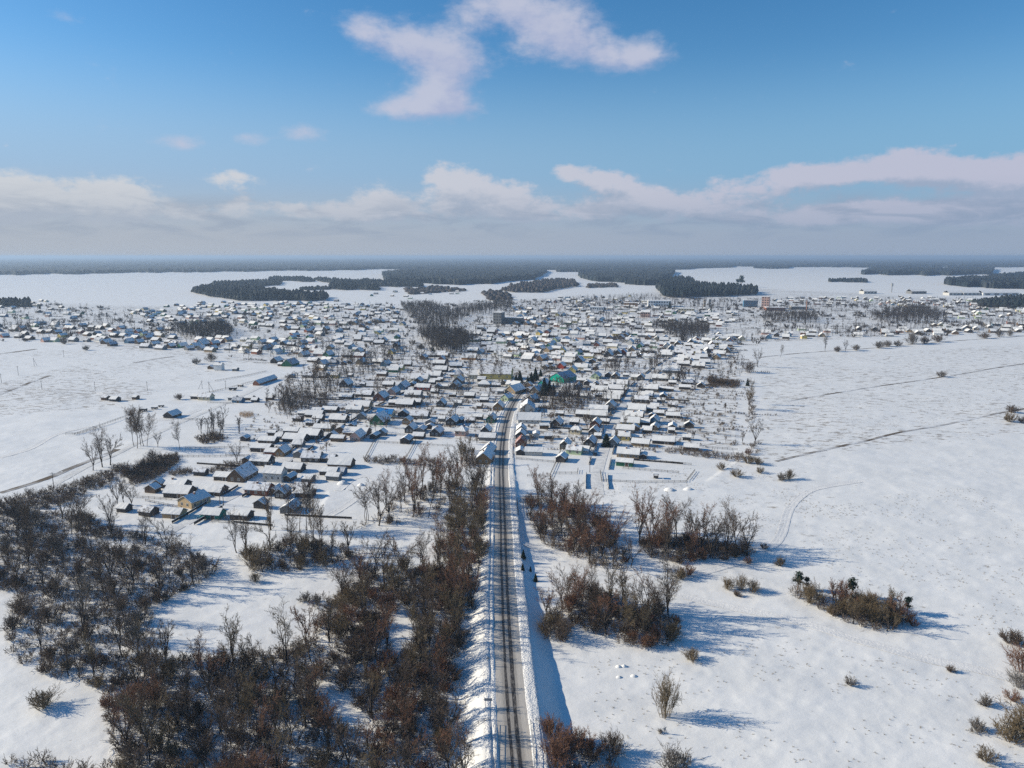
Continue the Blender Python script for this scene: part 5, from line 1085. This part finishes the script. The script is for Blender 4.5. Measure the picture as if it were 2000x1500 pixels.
# railings on the bridge and down its slopes
def railing(pts, label, h=1.05):
    o0 = pts[0]; root = link('bridge_railing', None, None, o0); m = MB(); p2 = MB()
    for (a, b_) in zip(pts, pts[1:]):
        L = math.dist(a, b_); n = max(2, int(L / 2.2))
        for z in (.5, h): m.tube((a[0] - o0[0], a[1] - o0[1], a[2] - o0[2] + z), (b_[0] - o0[0], b_[1] - o0[1], b_[2] - o0[2] + z), .06, .06, 5)
        for i in range(n + 1):
            t = i / n; q = [a[k] + (b_[k] - a[k]) * t - o0[k] for k in range(3)]; p2.tube((q[0], q[1], q[2] - .5), (q[0], q[1], q[2] + h + .05), .06, .06, 5)
    link('rail', m.mesh('rail', [M['metal']]), root); link('post', p2.mesh('post', [M['metal']]), root); tag(root, label, 'railing')
def rp(x, y, z): X, Y = P(x, y, z); return (X, Y, gz(X, Y) if False else float(ground_z(np.array([X]), np.array([Y]))[0]))
def rz4(x, y): X, Y = P(x, y, 3.35); return (X, Y, 3.4)
railing([rz4(968, 1416), rz4(967, 1460), rz4(966, 1560)], 'left metal railing of the bridge'); railing([rz4(1036, 1414), rz4(1041, 1460), rz4(1048, 1560)], 'right metal railing of the bridge')
railing([rp(958, 1410, 3), rp(935, 1420, 2), rp(905, 1436, 1)], 'thin railing down the left slope by the bridge', .9); railing([rp(1046, 1412, 3), rp(1065, 1420, 2), rp(1090, 1430, 1)], 'thin railing down the right slope by the bridge', .9)
def sign(x, y, z, kind, label):
    X, Y = P(x, y, z); root = link('road_sign', None, None, (X, Y, gz(X, Y))); m = MB(); m.tube((0, 0, -.3), (0, 0, 2.5), .05, .05, 6)
    if kind == 'wide': m.tube((1.3, 0, -.3), (1.3, 0, 2.5), .05, .05, 6)
    link('post', m.mesh('post', [M['metal']]), root); m = MB()
    if kind == 'tri':
        for yy, mi in ((-.06, 0),):
            m.face([(-.5, yy, 1.9), (.5, yy, 1.9), (0, yy, 2.75)], 0); m.face([(.5, yy + .05, 1.9), (-.5, yy + .05, 1.9), (0, yy + .05, 2.75)], 0)
            m.face([(-.5, yy + .05, 1.9), (.5, yy + .05, 1.9), (.5, yy, 1.9), (-.5, yy, 1.9)], 0); m.face([(.5, yy + .05, 1.9), (0, yy + .05, 2.75), (0, yy, 2.75), (.5, yy, 1.9)], 0); m.face([(-.5, yy, 1.9), (0, yy, 2.75), (0, yy + .05, 2.75), (-.5, yy + .05, 1.9)], 0)
    elif kind == 'wide': m.box(-.25, 1.55, -.1, -.05, 1.9, 2.55, 0)
    else: m.box(-.35, .35, -.1, -.05, 1.9, 2.6, 0)
    link('plate', m.mesh('plate', [M['metal']]), root); tag(root, label, 'sign')
sign(953, 1296, 3.6, 'tri', 'small triangular sign seen from behind on the left bank'); sign(948, 1380, 3.6, 'wide', 'wide rectangular sign on two legs on the left bank'); sign(1012, 1042, 2.0, 'sq', 'small sign post on the right verge by the track')
# car on the right lane
X, Y = P(1162, 889); root = link('parked_car', None, None, (X, Y, gz(X, Y) + .12), R(75)); m = MB()
prof = [(-2.1, .35), (-2.1, .85), (-1.2, .98), (-.75, 1.42), (.75, 1.42), (1.45, .98), (2.1, .85), (2.1, .35)]
for s in (-.82, .82):
    f = [(x, s, z) for x, z in prof]; m.face(f if s < 0 else f[::-1], 0)
for (a, b_) in zip(prof, prof[1:] + prof[:1]): m.face([(a[0], -.82, a[1]), (a[0], .82, a[1]), (b_[0], .82, b_[1]), (b_[0], -.82, b_[1])], 0)
carp = mat('dark_car_paint', (.012, .016, .022), .3, spec=.5); link('body', m.mesh('body', [carp]), root)
for x in (-1.3, 1.3):
    for s in (-1, 1):
        w_ = MB(); w_.tube((0, s * .1, 0), (0, -s * .1, 0), .33, .33, 12, 0); w_.tube((0, s * .11, 0), (0, s * .12, 0), .18, .18, 8, 1); link('wheel', w_.mesh('wheel', [M['glass'], M['metal']]), root, (x, s * .82, .33))
m = MB()
for s in (-1, 1):
    f = [(-1.05, s * .825, 1.0), (1.2, s * .825, 1.0), (.7, s * .825, 1.36), (-.7, s * .825, 1.36)]; m.face(f if s < 0 else f[::-1], 0)
link('window', m.mesh('window', [M['glass']]), root); tag(root, 'dark car parked at the mouth of the right lane', 'car')
# raised shelter in the paddock
X, Y = P(1281, 934); root = link('wooden_shelter', None, None, (X, Y, gz(X, Y)), R(-8)); m = MB()
for sx in (-1, 1):
    for sy in (-1, 1): m.tube((sx * 1.0, sy * .9, -.3), (sx * 1.0, sy * .9, 2.3), .09, .09, 5)
link('frame', m.mesh('frame', [M['w_dark']]), root); m = MB(); m.box(-1.05, 1.05, -.95, .95, .35, 1.0); link('crib', m.mesh('crib', [M['w_dark']]), root); m = MB(); m.box(-1.4, 1.4, -1.3, 1.3, 2.3, 2.42, 0); m.box(-1.38, 1.38, -1.28, 1.28, 2.423, 2.65, 1); link('roof', m.mesh('roof', [M['eave'], M['snow']]), root); tag(root, 'small dark wooden shelter standing in the open paddock', 'shelter')
for i, (x, y, s) in enumerate(((302, 799, 1), (280, 803, 1.2), (315, 795, .9), (470, 755, 1.1), (455, 762, 1.4))):
    X, Y = P(x, y); root = link('farm_cart', None, None, (X, Y, gz(X, Y)), R(random.uniform(-40, 20)), s); m = MB(); m.box(-2, 2, -.9, .9, .8, 1.5, 0); m.box(-1.9, 1.9, -.8, .8, 1.503, 1.75, 1); m.tube((2, 0, .9), (3.4, 0, .6), .07, .07, 4); link('body', m.mesh('body', [M['w_dark'], M['snow']]), root)
    for xx in (-1.2, 1.2):
        for sy in (-1, 1): w_ = MB(); w_.tube((0, .08, 0), (0, -.08, 0), .5, .5, 10); link('wheel', w_.mesh('wheel', [M['glass']]), root, (xx, sy * 1.0, .5))
    tag(root, ('dark cart by the fence stub', 'larger dark cart by the fence stub', 'small cart right of the fence stub', 'dark cart beside the brick barn', 'big trailer left of the brick barn')[i], 'cart', 'farm carts')
m = MB(); X, Y = P(1298, 1432); m.tube((0, 0, -.2), (0, 0, 2.0), .07, .06, 6); m.tube((-.6, 0, 1.2), (.5, 0, 1.7), .05, .05, 5); m.tube((.7, 0, -.2), (.1, 0, 1.4), .05, .05, 5); m.box(-.3, .25, -.12, .12, .9, 1.4)
tag(link('marker_post', m.mesh('marker_post', [M['metal']]), None, (X, Y, gz(X, Y))), 'small metal post with braces on the near meadow', 'post')
# snow heaps and reeds
def heap(x, y, r, h, label):
    X, Y = P(x, y); k, n = 6, 14; V = [(0, 0, h)]; Fc = []
    for i in range(1, k + 1):
        for j in range(n):
            a = 6.283 * j / n; rr = r * i / k * random.uniform(.85, 1.15); V.append((rr * math.cos(a), rr * math.sin(a) * .8, h * math.cos(i / k * 1.57) * random.uniform(.8, 1.1) - .1 * (i == k)))
    for j in range(n): Fc.append((0, 1 + j, 1 + (j + 1) % n))
    for i in range(k - 1):
        for j in range(n): Fc.append((1 + i * n + j, 1 + (i + 1) * n + j, 1 + (i + 1) * n + (j + 1) % n, 1 + i * n + (j + 1) % n))
    tag(link('snow_heap', mesh_from('snow_heap', V, Fc, [M['snow']], smooth=True), None, (X, Y, gz(X, Y))), label, 'snow heap')
for x, y, r, h, lab in ((1208, 1303, .9, .5, 'leftmost of four low snow heaps under the thicket'), (1219, 1302, .8, .6, 'second low snow heap under the thicket'), (1209, 1322, .8, .4, 'nearest left snow heap under the thicket'), (1238, 1320, .9, .4, 'nearest right snow heap under the thicket'), (670, 945, 3, 1.6, 'big snow heap at the lane yard'), (705, 948, 1.8, 1.0, 'smaller snow heap at the lane yard'), (1308, 958, 3, 1.2, 'snow heap left below the paddock fence'), (1345, 957, 2.5, 1.0, 'snow heap right below the paddock fence')): heap(x, y, r, h, lab)
rs = []
for (X, Y) in scatter([(466, 812), (470, 807), (494, 807), (496, 814), (480, 817)], .55, 700):
    d = np.array([random.gauss(0, .12), random.gauss(0, .12), 1]); hh = random.uniform(1.2, 2.3); rs.append((np.array([X, Y, -.1]), np.array([X, Y, 0]) + d * hh, .06, .05))
tag(link('reeds', mesh_np('reeds', *tubes(rs), [mat('reed_stems', (.30, .19, .09), .95)])), 'patch of rusty dry reeds between the gardens', kind='stuff')
# dry grass tufts showing through the snow
tf = []
for poly, n in (([(1120, 1290), (1330, 1280), (1500, 1230), (2080, 1380), (2080, 1560), (1230, 1560)], 420), ([(1060, 935), (1440, 905), (1560, 950), (1700, 1000), (1500, 1020), (1250, 1000)], 700), ([(1520, 890), (1760, 840), (2100, 780), (2100, 700), (1540, 780)], 1400), ([(0, 745), (140, 715), (250, 732), (310, 762), (200, 795), (0, 810)], 900), ([(1400, 1000), (1900, 950), (2080, 1100), (2080, 1300), (1700, 1150)], 700)):
    W_ = [P(x, y) for x, y in poly]; xs = [p[0] for p in W_]; ys = [p[1] for p in W_]; k = 0; q = []
    while k < n:
        X, Y = random.uniform(min(xs), max(xs)), random.uniform(min(ys), max(ys))
        if inpoly(X, Y, W_) and vnoise(np.array([X / 14]), np.array([Y / 9]), 4)[0] > .45: q.append((X, Y)); k += 1
    zz = ground_z(np.array([a[0] for a in q]), np.array([a[1] for a in q]))
    for (X, Y), z in zip(q, zz):
        for _ in range(4):
            a = random.random() * 6.28; L = random.uniform(.15, .4); tf.append((np.array([X + random.uniform(-.3, .3), Y + random.uniform(-.2, .2), z - .05]), np.array([X + math.cos(a) * L, Y + math.sin(a) * L * .6, z + random.uniform(.12, .4)]), .035, .015))
tag(link('dry_grass', mesh_np('dry_grass', *tubes(tf), [M['grass']])), 'dry grass tufts poking through the meadow snow', kind='stuff')
# ------------------------------------------------------------------ air
hm = bpy.data.materials.new('air_haze'); hm.use_nodes = True; nt = hm.node_tree; nt.nodes.clear()
o_ = N('ShaderNodeOutputMaterial'); pv = N('ShaderNodeVolumePrincipled'); pv.inputs['Color'].default_value = (.56, .74, .97, 1); pv.inputs['Density'].default_value = 1.0e-4; pv.inputs['Anisotropy'].default_value = .2
nt.links.new(pv.outputs[0], o_.inputs['Volume'])
m = MB(); m.box(-190000, 190000, -3000, 61500, -6, H + 9); hob = link('haze', m.mesh('haze', [hm])); tag(hob, 'thin pale blue winter haze over the plain', kind='stuff')
# ------------------------------------------------------------------ output
scene.view_settings.view_transform = 'Standard'; scene.view_settings.look = 'None'; scene.view_settings.exposure = 0.28; scene.view_settings.gamma = 1
scene.cycles.use_denoising = False; scene.cycles.max_bounces = 5; scene.cycles.diffuse_bounces = 2; scene.cycles.transparent_max_bounces = 8; scene.cycles.volume_bounces = 0
print('houses', sum(h[5] == 'house' for h in HOUSES), 'other', sum(h[5] != 'house' for h in HOUSES), 'far', len(FARH), 'trees', n_tree, 'shrubs', n_shrub, 'left', len(LEFTOVER), 'objs', len(bpy.data.objects))
